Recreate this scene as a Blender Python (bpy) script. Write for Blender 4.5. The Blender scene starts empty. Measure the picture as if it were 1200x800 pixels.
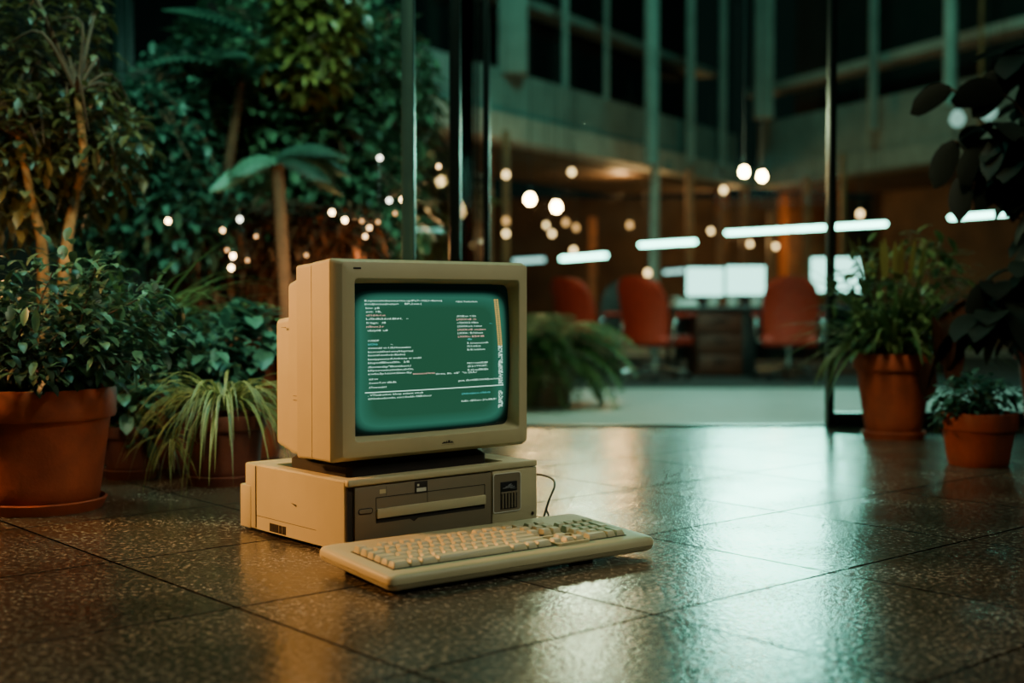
import bpy, bmesh, math, random
from mathutils import Vector, Matrix

random.seed(7)
R = random.Random(11)
C = bpy.context.scene.collection
PI = math.pi
FPX = 1500.0
CAMH = 0.40
TH = math.atan(50 / 1500)
cT, sT = math.cos(TH), math.sin(TH)


def at(px, py, Y):
    """point of the place seen at (px, py) of the 1200x800 photo, Y metres ahead"""
    x = (px - 600) / FPX
    u = (400 - py) / FPX
    r = Vector((x, cT + u * sT, -sT + u * cT))
    return Vector((0, 0, CAMH)) + r * (Y / r.y)


# ------------------------------------------------------------------ materials
def new_mat(name):
    m = bpy.data.materials.new(name)
    m.use_nodes = True
    nt = m.node_tree
    b = nt.nodes['Principled BSDF']
    return m, nt, b


def srgb(r, g, b):
    f = lambda c: (c / 255 / 12.92) if c / 255 <= 0.04045 else ((c / 255 + 0.055) / 1.055) ** 2.4
    return (f(r), f(g), f(b), 1)


def plain(name, col, rough=0.5, metal=0.0, var=0.12, scale=14.0, bump=0.0, bscale=200.0, spec=0.5, coat=0.0):
    m, nt, b = new_mat(name)
    N, L = nt.nodes, nt.links
    tc = N.new('ShaderNodeTexCoord')
    nz = N.new('ShaderNodeTexNoise')
    nz.inputs['Scale'].default_value = scale
    nz.inputs['Detail'].default_value = 4
    L.new(tc.outputs['Object'], nz.inputs['Vector'])
    mp = N.new('ShaderNodeMapRange')
    mp.inputs['From Min'].default_value = 0.3
    mp.inputs['From Max'].default_value = 0.7
    mp.inputs['To Min'].default_value = 1 - var
    mp.inputs['To Max'].default_value = 1 + var
    L.new(nz.outputs['Fac'], mp.inputs['Value'])
    mx = N.new('ShaderNodeMix')
    mx.data_type = 'RGBA'
    mx.blend_type = 'MULTIPLY'
    mx.inputs['Factor'].default_value = 1
    mx.inputs['A'].default_value = col if len(col) == 4 else (*col, 1)
    L.new(mp.outputs['Result'], mx.inputs['B'])
    L.new(mx.outputs['Result'], b.inputs['Base Color'])
    b.inputs['Roughness'].default_value = rough
    b.inputs['Metallic'].default_value = metal
    b.inputs['Specular IOR Level'].default_value = spec
    b.inputs['Coat Weight'].default_value = coat
    if bump:
        n2 = N.new('ShaderNodeTexNoise')
        n2.inputs['Scale'].default_value = bscale
        L.new(tc.outputs['Object'], n2.inputs['Vector'])
        bp = N.new('ShaderNodeBump')
        bp.inputs['Strength'].default_value = bump
        bp.inputs['Distance'].default_value = 0.002
        L.new(n2.outputs['Fac'], bp.inputs['Height'])
        L.new(bp.outputs['Normal'], b.inputs['Normal'])
    return m


def emit(name, col, strength):
    m, nt, b = new_mat(name)
    b.inputs['Base Color'].default_value = (0.02, 0.02, 0.02, 1)
    b.inputs['Emission Color'].default_value = (*col, 1)
    b.inputs['Emission Strength'].default_value = strength
    return m


def leaf_mat(name, col, rough=0.42, trans=0.25, stripe=None, spec=0.5):
    """tint attribute: r = brightness, g = distance from the leaf's midrib, b = dryness"""
    m, nt, b = new_mat(name)
    N, L = nt.nodes, nt.links
    a = N.new('ShaderNodeAttribute')
    a.attribute_name = 'tint'
    sp = N.new('ShaderNodeSeparateColor')
    L.new(a.outputs['Color'], sp.inputs['Color'])
    mx = N.new('ShaderNodeMix')
    mx.data_type = 'RGBA'
    mx.inputs['A'].default_value = (*col, 1)
    mx.inputs['B'].default_value = (0.17, 0.085, 0.03, 1)
    L.new(sp.outputs['Blue'], mx.inputs['Factor'])
    src = mx.outputs['Result']
    if stripe:
        rp = N.new('ShaderNodeValToRGB')
        rp.color_ramp.elements[0].position = 0.45
        rp.color_ramp.elements[1].position = 0.75
        L.new(sp.outputs['Green'], rp.inputs['Fac'])
        m2 = N.new('ShaderNodeMix')
        m2.data_type = 'RGBA'
        L.new(rp.outputs['Color'], m2.inputs['Factor'])
        L.new(src, m2.inputs['A'])
        m2.inputs['B'].default_value = (*stripe, 1)
        src = m2.outputs['Result']
    m3 = N.new('ShaderNodeMix')
    m3.data_type = 'RGBA'
    m3.blend_type = 'MULTIPLY'
    m3.inputs['Factor'].default_value = 1
    L.new(src, m3.inputs['A'])
    L.new(sp.outputs['Red'], m3.inputs['B'])
    L.new(m3.outputs['Result'], b.inputs['Base Color'])
    b.inputs['Roughness'].default_value = rough
    b.inputs['Specular IOR Level'].default_value = spec
    tr = N.new('ShaderNodeBsdfTranslucent')
    L.new(m3.outputs['Result'], tr.inputs['Color'])
    ms = N.new('ShaderNodeMixShader')
    ms.inputs['Fac'].default_value = trans
    L.new(b.outputs['BSDF'], ms.inputs[1])
    L.new(tr.outputs['BSDF'], ms.inputs[2])
    L.new(ms.outputs['Shader'], N['Material Output'].inputs['Surface'])
    return m


def glass_mat(name, tint=(0.9, 0.97, 0.94), ior=1.45):
    m, nt, b = new_mat(name)
    N, L = nt.nodes, nt.links
    N.remove(b)
    t = N.new('ShaderNodeBsdfTransparent')
    t.inputs['Color'].default_value = (*tint, 1)
    g = N.new('ShaderNodeBsdfGlossy')
    g.inputs['Roughness'].default_value = 0.02
    f = N.new('ShaderNodeFresnel')
    f.inputs['IOR'].default_value = ior
    ms = N.new('ShaderNodeMixShader')
    L.new(f.outputs['Fac'], ms.inputs['Fac'])
    L.new(t.outputs['BSDF'], ms.inputs[1])
    L.new(g.outputs['BSDF'], ms.inputs[2])
    L.new(ms.outputs['Shader'], N['Material Output'].inputs['Surface'])
    return m


def floor_mat():
    m, nt, b = new_mat('polished_granite_tiles')
    N, L = nt.nodes, nt.links
    tc = N.new('ShaderNodeTexCoord')
    mp = N.new('ShaderNodeMapping')
    a = math.radians(41)
    T = 0.381
    # rotate world into tile axes, then shift so that a joint falls on the measured lines
    mp.inputs['Rotation'].default_value = (0, 0, -a)
    mp.inputs['Location'].default_value = (-0.049, -0.335, 0)
    L.new(tc.outputs['Object'], mp.inputs['Vector'])
    br = N.new('ShaderNodeTexBrick')
    br.offset = 0
    br.squash = 1
    br.inputs['Scale'].default_value = 1
    br.inputs['Brick Width'].default_value = T
    br.inputs['Row Height'].default_value = T
    br.inputs['Mortar Size'].default_value = 0.0028
    br.inputs['Mortar Smooth'].default_value = 0.15
    br.inputs['Color1'].default_value = (0.75, 0.75, 0.75, 1)
    br.inputs['Color2'].default_value = (1.15, 1.15, 1.15, 1)
    br.inputs['Mortar'].default_value = (0.05, 0.045, 0.04, 1)
    L.new(mp.outputs['Vector'], br.inputs['Vector'])
    # speckle
    v = N.new('ShaderNodeTexNoise')
    v.inputs['Scale'].default_value = 112
    v.inputs['Detail'].default_value = 6
    v.inputs['Roughness'].default_value = 0.75
    L.new(tc.outputs['Object'], v.inputs['Vector'])
    rp = N.new('ShaderNodeValToRGB')
    e = rp.color_ramp.elements
    e[0].position, e[0].color = 0.38, (0.016, 0.012, 0.008, 1)
    e[1].position, e[1].color = 0.60, (0.27, 0.21, 0.145, 1)
    k = e.new(0.52)
    k.color = (0.056, 0.043, 0.030, 1)
    L.new(v.outputs['Fac'], rp.inputs['Fac'])
    c2 = N.new('ShaderNodeTexNoise')
    c2.inputs['Scale'].default_value = 5
    c2.inputs['Detail'].default_value = 5
    L.new(tc.outputs['Object'], c2.inputs['Vector'])
    r2 = N.new('ShaderNodeMapRange')
    r2.inputs['From Min'].default_value = 0.3
    r2.inputs['From Max'].default_value = 0.7
    r2.inputs['To Min'].default_value = 0.65
    r2.inputs['To Max'].default_value = 1.35
    L.new(c2.outputs['Fac'], r2.inputs['Value'])
    x1 = N.new('ShaderNodeMix')
    x1.data_type = 'RGBA'
    x1.blend_type = 'MULTIPLY'
    x1.inputs['Factor'].default_value = 1
    L.new(rp.outputs['Color'], x1.inputs['A'])
    L.new(r2.outputs['Result'], x1.inputs['B'])
    x2 = N.new('ShaderNodeMix')
    x2.data_type = 'RGBA'
    x2.blend_type = 'MULTIPLY'
    x2.inputs['Factor'].default_value = 1
    L.new(x1.outputs['Result'], x2.inputs['A'])
    L.new(br.outputs['Color'], x2.inputs['B'])
    L.new(x2.outputs['Result'], b.inputs['Base Color'])
    # roughness: polished with worn patches, joints dull
    r3 = N.new('ShaderNodeMapRange')
    r3.inputs['From Min'].default_value = 0.3
    r3.inputs['From Max'].default_value = 0.7
    r3.inputs['To Min'].default_value = 0.15
    r3.inputs['To Max'].default_value = 0.27
    L.new(c2.outputs['Fac'], r3.inputs['Value'])
    ad = N.new('ShaderNodeMath')
    ad.operation = 'MULTIPLY_ADD'
    ad.inputs[1].default_value = 0.5
    L.new(br.outputs['Fac'], ad.inputs[0])
    L.new(r3.outputs['Result'], ad.inputs[2])
    a2 = N.new('ShaderNodeMath')
    a2.operation = 'MULTIPLY_ADD'
    a2.inputs[1].default_value = 0.3
    L.new(v.outputs['Fac'], a2.inputs[0])
    a3 = N.new('ShaderNodeMath')
    a3.operation = 'SUBTRACT'
    a3.inputs[1].default_value = 0.15
    L.new(ad.outputs['Value'], a2.inputs[2])
    L.new(a2.outputs['Value'], a3.inputs[0])
    L.new(a3.outputs['Value'], b.inputs['Roughness'])
    sp2 = N.new('ShaderNodeMath')
    sp2.operation = 'MULTIPLY_ADD'
    sp2.inputs[1].default_value = -0.75
    sp2.inputs[2].default_value = 0.75
    L.new(br.outputs['Fac'], sp2.inputs[0])
    L.new(sp2.outputs['Value'], b.inputs['Specular IOR Level'])
    bp = N.new('ShaderNodeBump')
    bp.inputs['Strength'].default_value = 0.6
    bp.inputs['Distance'].default_value = 0.0011
    n3 = N.new('ShaderNodeTexNoise')
    n3.inputs['Scale'].default_value = 110
    n3.inputs['Detail'].default_value = 4
    L.new(tc.outputs['Object'], n3.inputs['Vector'])
    sb = N.new('ShaderNodeMath')
    sb.operation = 'MULTIPLY_ADD'
    sb.inputs[1].default_value = -2.5
    L.new(br.outputs['Fac'], sb.inputs[0])
    L.new(n3.outputs['Fac'], sb.inputs[2])
    L.new(sb.outputs['Value'], bp.inputs['Height'])
    L.new(bp.outputs['Normal'], b.inputs['Normal'])
    return m


def screen_mat():
    m, nt, b = new_mat('phosphor_screen')
    N, L = nt.nodes, nt.links
    tc = N.new('ShaderNodeTexCoord')
    sp = N.new('ShaderNodeSeparateXYZ')
    L.new(tc.outputs['Generated'], sp.inputs['Vector'])

    def axis(out, p, k=2.0, c=-1.0):
        s = N.new('ShaderNodeMath')
        s.operation = 'MULTIPLY_ADD'
        s.inputs[1].default_value = k
        s.inputs[2].default_value = c
        L.new(out, s.inputs[0])
        ab = N.new('ShaderNodeMath')
        ab.operation = 'ABSOLUTE'
        L.new(s.outputs[0], ab.inputs[0])
        pw = N.new('ShaderNodeMath')
        pw.operation = 'POWER'
        pw.inputs[1].default_value = p
        L.new(ab.outputs[0], pw.inputs[0])
        return pw.outputs[0]
    s = N.new('ShaderNodeMath')
    s.operation = 'ADD'
    L.new(axis(sp.outputs['X'], 9), s.inputs[0])
    L.new(axis(sp.outputs['Z'], 9, 2.08, -1.0), s.inputs[1])
    r = N.new('ShaderNodeMath')
    r.operation = 'POWER'
    r.inputs[1].default_value = 1 / 9
    L.new(s.outputs[0], r.inputs[0])
    rp = N.new('ShaderNodeValToRGB')
    e = rp.color_ramp.elements
    e[0].position, e[0].color = 0.0, (0.020, 0.110, 0.056, 1)
    e[1].position, e[1].color = 1.0, (0.0, 0.003, 0.002, 1)
    for p, c in ((0.74, (0.020, 0.113, 0.060, 1)), (0.885, (0.028, 0.18, 0.115, 1)), (0.925, (0.018, 0.11, 0.072, 1)), (0.965, (0.002, 0.014, 0.010, 1))):
        k = e.new(p)
        k.color = c
    L.new(r.outputs[0], rp.inputs['Fac'])
    L.new(rp.outputs['Color'], b.inputs['Emission Color'])
    b.inputs['Emission Strength'].default_value = SCREEN_E
    b.inputs['Base Color'].default_value = (0.004, 0.006, 0.005, 1)
    b.inputs['Roughness'].default_value = 0.12
    return m


SCREEN_E = 1.0
M = {}
M['floor'] = floor_mat()
M['cream'] = plain('aged_cream_plastic', srgb(196, 182, 138), 0.5, var=0.06, scale=9, bump=0.12, bscale=900)
M['cream_dark'] = plain('taupe_plastic', srgb(128, 114, 88), 0.5, var=0.06, scale=9, bump=0.1, bscale=900)  # darker taupe than the cream plastic
M['cream_key'] = plain('key_plastic', srgb(204, 192, 150), 0.45, var=0.05, scale=40)
M['gap_shade'] = plain('key_gap_shade', srgb(58, 46, 30), 0.8)  # darkened to stand in for the shade between the keys
M['dark_plastic'] = plain('dark_brown_plastic', srgb(44, 34, 26), 0.55)
M['black'] = plain('black_plastic', (0.008, 0.008, 0.009), 0.45)
M['groove'] = plain('shadow_gap', (0.02, 0.014, 0.009), 0.8)
M['white_label'] = plain('white_label', srgb(220, 214, 190), 0.5)
M['grey_label'] = plain('grey_emblem', srgb(150, 150, 150), 0.4, metal=0.4)
M['screen'] = screen_mat()
M['txt_white'] = emit('phosphor_white', (0.62, 1.0, 0.80), 1.5)
M['txt_pink'] = emit('phosphor_pink', (1.0, 0.62, 0.50), 1.2)
M['txt_cyan'] = emit('phosphor_cyan', (0.10, 0.85, 0.80), 0.9)
M['txt_yellow'] = emit('phosphor_amber', (0.95, 0.60, 0.12), 0.95)
M['terracotta'] = plain('terracotta', srgb(142, 64, 36), 0.72, var=0.25, scale=18, bump=0.25, bscale=120)
M['terracotta_dark'] = plain('dark_terracotta', srgb(92, 40, 26), 0.7, var=0.3, scale=14, bump=0.25, bscale=120)
M['soil'] = plain('potting_soil', (0.018, 0.011, 0.007), 0.95, var=0.5, scale=90, bump=0.8, bscale=160)
M['bark'] = plain('pale_bark', srgb(150, 112, 70), 0.8, var=0.45, scale=25, bump=0.8, bscale=60)
M['bark_dark'] = plain('dark_bark', srgb(66, 48, 32), 0.85, var=0.4, scale=25, bump=0.8, bscale=60)
M['stem'] = plain('green_stem', srgb(70, 88, 48), 0.6)
M['leaf_dark'] = leaf_mat('dark_green_leaf', (0.045, 0.11, 0.062))
M['leaf_teal'] = leaf_mat('bluish_green_leaf', (0.045, 0.135, 0.095))
M['leaf_mid'] = leaf_mat('mid_green_leaf', (0.075, 0.135, 0.045))
M['leaf_yellow'] = leaf_mat('yellow_green_leaf', (0.13, 0.125, 0.03))
M['leaf_olive'] = leaf_mat('olive_leaf', (0.11, 0.105, 0.035))
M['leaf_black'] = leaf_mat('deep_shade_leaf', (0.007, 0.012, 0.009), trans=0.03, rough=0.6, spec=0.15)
M['leaf_brown'] = leaf_mat('dry_brown_leaf', (0.055, 0.021, 0.009), rough=0.7, spec=0.2)
M['leaf_varieg'] = leaf_mat('variegated_leaf', (0.10, 0.15, 0.04), stripe=(0.46, 0.44, 0.17))
M['glass'] = glass_mat('clear_glass')
M['glass_door'] = glass_mat('anti_glare_glass', (0.98, 1.0, 0.99), 1.015)
M['frame'] = plain('dark_metal_frame', (0.010, 0.014, 0.014), 0.35, metal=0.6)
M['frame_teal'] = plain('grey_green_metal', (0.06, 0.12, 0.11), 0.35, metal=0.7)  # on the door stile the teal stands in for a highlight
M['concrete'] = plain('painted_concrete', (0.20, 0.24, 0.22), 0.8, var=0.2, scale=3)
M['concrete_pale'] = plain('pale_concrete', (0.34, 0.33, 0.29), 0.8, var=0.2, scale=3)
M['wall_dark'] = plain('dark_wall', (0.018, 0.020, 0.018), 0.8, var=0.3, scale=2)
M['wall_brown'] = plain('brown_panelling', (0.10, 0.055, 0.03), 0.7, var=0.4, scale=2)
M['window_dark'] = plain('dark_window_glass', (0.006, 0.008, 0.009), 0.15)
M['office_floor'] = plain('pale_office_floor', (0.30, 0.34, 0.31), 0.45, var=0.1, scale=6)
M['sheet'] = plain('dark_sheet', (0.02, 0.022, 0.02), 0.95, var=0.4, scale=30)
M['wood'] = plain('warm_wood', srgb(140, 84, 48), 0.6, var=0.35, scale=6)
M['desk_wood'] = plain('dark_desk_wood', srgb(86, 36, 20), 0.5, var=0.3, scale=8)
M['desk_black'] = plain('black_desk_laminate', (0.012, 0.012, 0.012), 0.4)
M['red'] = plain('red_orange_upholstery', srgb(172, 40, 16), 0.6, var=0.15, scale=20, bump=0.15, bscale=500)
M['chair_black'] = plain('black_upholstery', (0.012, 0.012, 0.012), 0.6)
M['chrome'] = plain('chrome', (0.55, 0.58, 0.56), 0.22, metal=1.0, var=0.02)
M['display'] = emit('bright_display', (0.45, 1.0, 0.86), 4.5)
M['tube'] = emit('fluorescent_tube', (0.35, 1.0, 0.80), 26)
M['tube_far'] = emit('distant_fluorescent_tube', (0.45, 0.85, 0.78), 2.5)
M['bulb'] = emit('fairy_bulb', (1.0, 0.66, 0.30), 26)
M['bulb_cool'] = emit('pale_fairy_bulb', (0.95, 0.92, 0.72), 9)
M['bulb_dim'] = emit('dim_fairy_bulb', (1.0, 0.48, 0.16), 3)
M['bulb_small'] = emit('warm_small_bulb', (1.0, 0.60, 0.25), 9)
M['pendant'] = emit('pendant_bulb_glass', (1.0, 0.60, 0.24), 170)
M['glimpse'] = emit('pale_teal_glimpse', (0.55, 1.0, 0.86), 0.8)
M['paper'] = plain('white_paper', (0.55, 0.6, 0.57), 0.7)
M['porcelain'] = plain('white_porcelain', (0.6, 0.62, 0.58), 0.3)
M['cable'] = plain('black_cable', (0.012, 0.010, 0.009), 0.45)


# ------------------------------------------------------------------ object helpers
def tag(o, label=None, cat=None, group=None, kind=None):
    if label:
        o['label'] = label
    if cat:
        o['category'] = cat
    if group:
        o['group'] = group
    if kind:
        o['kind'] = kind
    return o


def thing(name, label, cat, loc=(0, 0, 0), rotz=0.0, group=None):
    o = bpy.data.objects.new(name, None)
    o.empty_display_size = 0.05
    C.objects.link(o)
    o.location = loc
    o.rotation_euler = (0, 0, rotz)
    return tag(o, label, cat, group)


def link(name, me, mat, parent=None, loc=None):
    o = bpy.data.objects.new(name, me)
    C.objects.link(o)
    if mat is not None:
        me.materials.clear()
        me.materials.append(mat)
    if parent:
        o.parent = parent
    if loc is not None:
        o.location = loc
    return o


def fin(name, bm, mat, parent=None, loc=None, angle=25):
    me = bpy.data.meshes.new(name)
    bmesh.ops.recalc_face_normals(bm, faces=bm.faces)
    bm.to_mesh(me)
    bm.free()
    for p in me.polygons:
        p.use_smooth = True
    me.set_sharp_from_angle(angle=math.radians(angle))
    return link(name, me, mat, parent, loc)


def merge(bm, sub):
    me = bpy.data.meshes.new('tmp')
    sub.to_mesh(me)
    sub.free()
    bm.from_mesh(me)
    bpy.data.meshes.remove(me)


def box(bm, x0, x1, y0, y1, z0, z1, bev=0.0, seg=2, mtx=None):
    s = bmesh.new()
    vs = [s.verts.new((x, y, z)) for z in (z0, z1) for y in (y0, y1) for x in (x0, x1)]
    for f in ((0, 1, 3, 2), (4, 6, 7, 5), (0, 4, 5, 1), (2, 3, 7, 6), (0, 2, 6, 4), (1, 5, 7, 3)):
        s.faces.new([vs[i] for i in f])
    bmesh.ops.recalc_face_normals(s, faces=s.faces)
    if bev:
        bmesh.ops.bevel(s, geom=list(s.edges), offset=bev, segments=seg, profile=0.5, affect='EDGES', clamp_overlap=True)
    if mtx is not None:
        bmesh.ops.transform(s, matrix=mtx, verts=s.verts)
    merge(bm, s)


def boxo(name, b, mat, parent=None, bev=0.0, seg=2, mtx=None):
    bm = bmesh.new()
    box(bm, *b, bev, seg, mtx)
    return fin(name, bm, mat, parent)


def rr(x0, x1, z0, z1, r, n=5):
    """rounded rectangle, counter-clockwise list of (x, z)"""
    pts = []
    for cx, cz, a0 in ((x1 - r, z0 + r, -PI / 2), (x1 - r, z1 - r, 0), (x0 + r, z1 - r, PI / 2), (x0 + r, z0 + r, PI)):
        for k in range(n + 1):
            a = a0 + PI / 2 * k / n
            pts.append((cx + r * math.cos(a), cz + r * math.sin(a)))
    return pts


def rings(bm, loops, cap0=False, cap1=False):
    vl = [[bm.verts.new(p) for p in lp] for lp in loops]
    n = len(vl[0])
    for a, b in zip(vl, vl[1:]):
        for i in range(n):
            bm.faces.new((a[i], a[(i + 1) % n], b[(i + 1) % n], b[i]))
    if cap0:
        bm.faces.new(vl[0])
    if cap1:
        bm.faces.new(list(reversed(vl[-1])))
    return vl


def slab_xz(name, x0, x1, z0, z1, y0, y1, r, mat, parent, ch=0.0):
    """rounded plate standing on the local front plane; y0 is its face"""
    bm = bmesh.new()
    lp = rr(x0, x1, z0, z1, r)
    ins = rr(x0 + ch, x1 - ch, z0 + ch, z1 - ch, max(r - ch, 0.0004))
    L = [[(x, y1, z) for x, z in lp]]
    if ch:
        L += [[(x, y0 + ch, z) for x, z in lp], [(x, y0, z) for x, z in ins]]
    else:
        L += [[(x, y0, z) for x, z in lp]]
    rings(bm, L, True, True)
    return fin(name, bm, mat, parent)


def frame_xz(name, o, i, y0, y1, mat, parent, ro=0.004, ri=0.003):
    bm = bmesh.new()
    a, b = rr(*o, ro), rr(*i, ri)
    rings(bm, [[(x, y1, z) for x, z in a], [(x, y0, z) for x, z in a], [(x, y0, z) for x, z in b], [(x, y1, z) for x, z in b]])
    return fin(name, bm, mat, parent)


def lathe(bm, prof, n=40, c=(0, 0, 0)):
    loops = [[(c[0] + r * math.cos(2 * PI * k / n), c[1] + r * math.sin(2 * PI * k / n), c[2] + z) for k in range(n)] for r, z in prof]
    rings(bm, loops, prof[0][0] > 1e-5, prof[-1][0] > 1e-5)


def tube(bm, pts, rad, n=8, cap=True):
    pts = [Vector(p) for p in pts]
    rads = rad if isinstance(rad, (list, tuple)) else [rad] * len(pts)
    loops = []
    ref = Vector((0.13, 0.2, 1)).normalized()
    for i, p in enumerate(pts):
        d = (pts[min(i + 1, len(pts) - 1)] - pts[max(i - 1, 0)]).normalized()
        if abs(d.dot(ref)) > 0.95:
            ref = Vector((1, 0.1, 0.05)).normalized()
        s = d.cross(ref).normalized()
        t = s.cross(d)
        ref = t
        loops.append([p + (s * math.cos(2 * PI * k / n) + t * math.sin(2 * PI * k / n)) * rads[i] for k in range(n)])
    rings(bm, loops, cap, cap)


def spline(pts, n=6):
    P = [Vector(p) for p in pts]
    out = []
    for i in range(len(P) - 1):
        p0, p1, p2, p3 = P[max(i - 1, 0)], P[i], P[i + 1], P[min(i + 2, len(P) - 1)]
        for k in range(n):
            t = k / n
            out.append(0.5 * ((2 * p1) + (p2 - p0) * t + (2 * p0 - 5 * p1 + 4 * p2 - p3) * t * t + (3 * p1 - p0 - 3 * p2 + p3) * t ** 3))
    out.append(P[-1])
    return out


def struct(o):
    o['kind'] = 'structure'
    return o


def copy_tree(o, parent=None):
    c = o.copy()
    C.objects.link(c)
    c.parent = parent
    for ch in list(o.children):
        copy_tree(ch, c)
    return c


# ------------------------------------------------------------------ foliage builder
class Fol:
    def __init__(s):
        s.v, s.f, s.t = [], [], []

    def leaf(s, p, d, L, W, droop=0.6, fold=0.25, seg=4, prof='lance', tint=None, dry=0.0, side=None):
        p = Vector(p)
        d = Vector(d).normalized()
        sd = side or d.cross(Vector((0, 0, 1)))
        if sd.length < 1e-3:
            sd = Vector((1, 0, 0))
        sd = sd.normalized()
        br = tint if tint is not None else R.uniform(0.55, 1.45)
        b0 = len(s.v)
        st = L / seg
        for k in range(seg + 1):
            t = k / seg
            if prof == 'lance':
                w = math.sin(PI * min(1, t * 0.93 + 0.05)) ** 0.8
            elif prof == 'oval':
                w = math.sqrt(max(0, 1 - (2 * t - 0.96) ** 2)) if t < 0.99 else 0.05
            elif prof == 'blade':
                w = (0.55 + 0.9 * t) if t < 0.4 else max(0.03, (1 - t) / 0.6 * 0.91)
            else:  # heart
                w = max(0.04, math.sin(PI * (t ** 0.62) * 0.98))
            n = sd.cross(d)
            w *= W * 0.5
            s.v += [tuple(p - sd * w + n * fold * w), tuple(p), tuple(p + sd * w + n * fold * w)]
            s.t += [(br, 1, dry, 1), (br * 0.8, 0, dry, 1), (br, 1, dry, 1)]
            if k < seg:
                a = b0 + 3 * k
                s.f += [(a, a + 1, a + 4, a + 3), (a + 1, a + 2, a + 5, a + 4)]
            p = p + d * st
            d = (d + Vector((0, 0, -droop / seg))).normalized()
        return p

    def frond(s, p, d, L, leaflet, W, n=14, droop=1.1, tint=None, prof='lance', hang=0.5):
        """a feather leaf: midrib with leaflets on both sides"""
        p = Vector(p)
        d = Vector(d).normalized()
        st = L / n
        br = tint if tint is not None else R.uniform(0.6, 1.4)
        for k in range(n):
            t = k / n
            sd = d.cross(Vector((0, 0, 1)))
            sd = sd.normalized() if sd.length > 1e-3 else Vector((1, 0, 0))
            ln = leaflet * max(0.15, math.sin(PI * min(0.97, t * 0.9 + 0.12)))
            for sg in (-1, 1):
                s.leaf(p, sd * sg + d * 0.5 + Vector((0, 0, -0.15 * hang)), ln, W, droop=hang, seg=2, prof=prof, tint=br * R.uniform(0.85, 1.15))
            s.leaf(p, d, st * 1.1, W * 0.25, droop=0, seg=1, prof='blade', tint=br * 0.8)
            p = p + d * st
            d = (d + Vector((0, 0, -droop / n))).normalized()

    def build(s, name, mat, parent=None):
        me = bpy.data.meshes.new(name)
        me.from_pydata(s.v, [], s.f)
        a = me.color_attributes.new('tint', 'FLOAT_COLOR', 'POINT')
        a.data.foreach_set('color', [c for t in s.t for c in t])
        for p in me.polygons:
            p.use_smooth = True
        return link(name, me, mat, parent)


def rnd_dir(zmin=-0.3, zmax=1.0):
    z = R.uniform(zmin, zmax)
    a = R.uniform(0, 2 * PI)
    r = math.sqrt(max(0, 1 - z * z))
    return Vector((r * math.cos(a), r * math.sin(a), z))


DENS = 1.0


def blob(fo, c, rad, n, L, W, droop=0.6, prof='lance', outward=0.7, seg=3, dry=0.0, shell=0.55, lo=0.55, hi=1.45):
    c = Vector(c)
    for _ in range(int(n * DENS)):
        u = rnd_dir(-1, 1)
        k = (shell + (1 - shell) * R.random()) if R.random() < 0.8 else R.random()
        p = c + Vector((u.x * rad[0], u.y * rad[1], u.z * rad[2])) * k
        d = u * outward + rnd_dir(-0.8, 0.5)
        l = L * R.uniform(0.6, 1.25)
        fo.leaf(p, d, l, W * l / L, droop=droop * R.uniform(0.4, 1.4), prof=prof, seg=seg, dry=dry if R.random() < 0.3 else 0, tint=R.uniform(lo, hi))


def pot(parent, r_top, r_bot, h, mat, rim=0.26, saucer=False, soil_z=None, ribs=0):
    bm = bmesh.new()
    rh = h * rim
    z0 = 0.012 if saucer else 0.0
    k = lambda z: r_bot + (r_top * 0.92 - r_bot) * z / (h - rh)
    prof = [(0.001, z0), (r_bot * 0.96, z0), (r_bot, z0 + 0.004)]
    prof += [(k((h - rh) * t), z0 + (h - z0 - rh) * t) for t in (0.25, 0.5, 0.75, 1.0)]
    prof += [(r_top * 0.985, h - rh + 0.002), (r_top, h - rh + 0.008), (r_top * 1.005, h - 0.006), (r_top * 0.985, h), (r_top * 0.92, h), (r_top * 0.9, h - 0.008), (r_top * 0.87, h - 0.045), (0.001, h - 0.045)]
    lathe(bm, prof, 56)
    fin('pot', bm, mat, parent, angle=40)
    bm = bmesh.new()
    lathe(bm, [(0.001, h - 0.034), (r_top * 0.5, h - 0.028), (r_top * 0.885, h - 0.034)], 40)
    fin('soil', bm, M['soil'], parent, angle=60)
    if saucer:
        bm = bmesh.new()
        lathe(bm, [(0.001, 0.0), (r_bot * 1.06, 0.0), (r_bot * 1.15, 0.020), (r_bot * 1.11, 0.022), (r_bot * 1.03, 0.010), (0.001, 0.010)], 48)
        fin('saucer', bm, mat, parent, angle=40)


def stems_to(parent, pts, base, r0=0.004, mat=None, spread=0.02, n=6):
    bm = bmesh.new()
    for q in pts:
        b = Vector(base) + Vector((R.uniform(-spread, spread), R.uniform(-spread, spread), 0))
        q = Vector(q)
        mid = (b + q) / 2 + Vector((R.uniform(-0.02, 0.02), R.uniform(-0.02, 0.02), 0.03))
        tube(bm, spline([b, mid, q], 4), [r0 * (1 - 0.6 * i / 8) for i in range(9)], n)
    return fin('stem', bm, mat or M['stem'], parent, angle=60)


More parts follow.
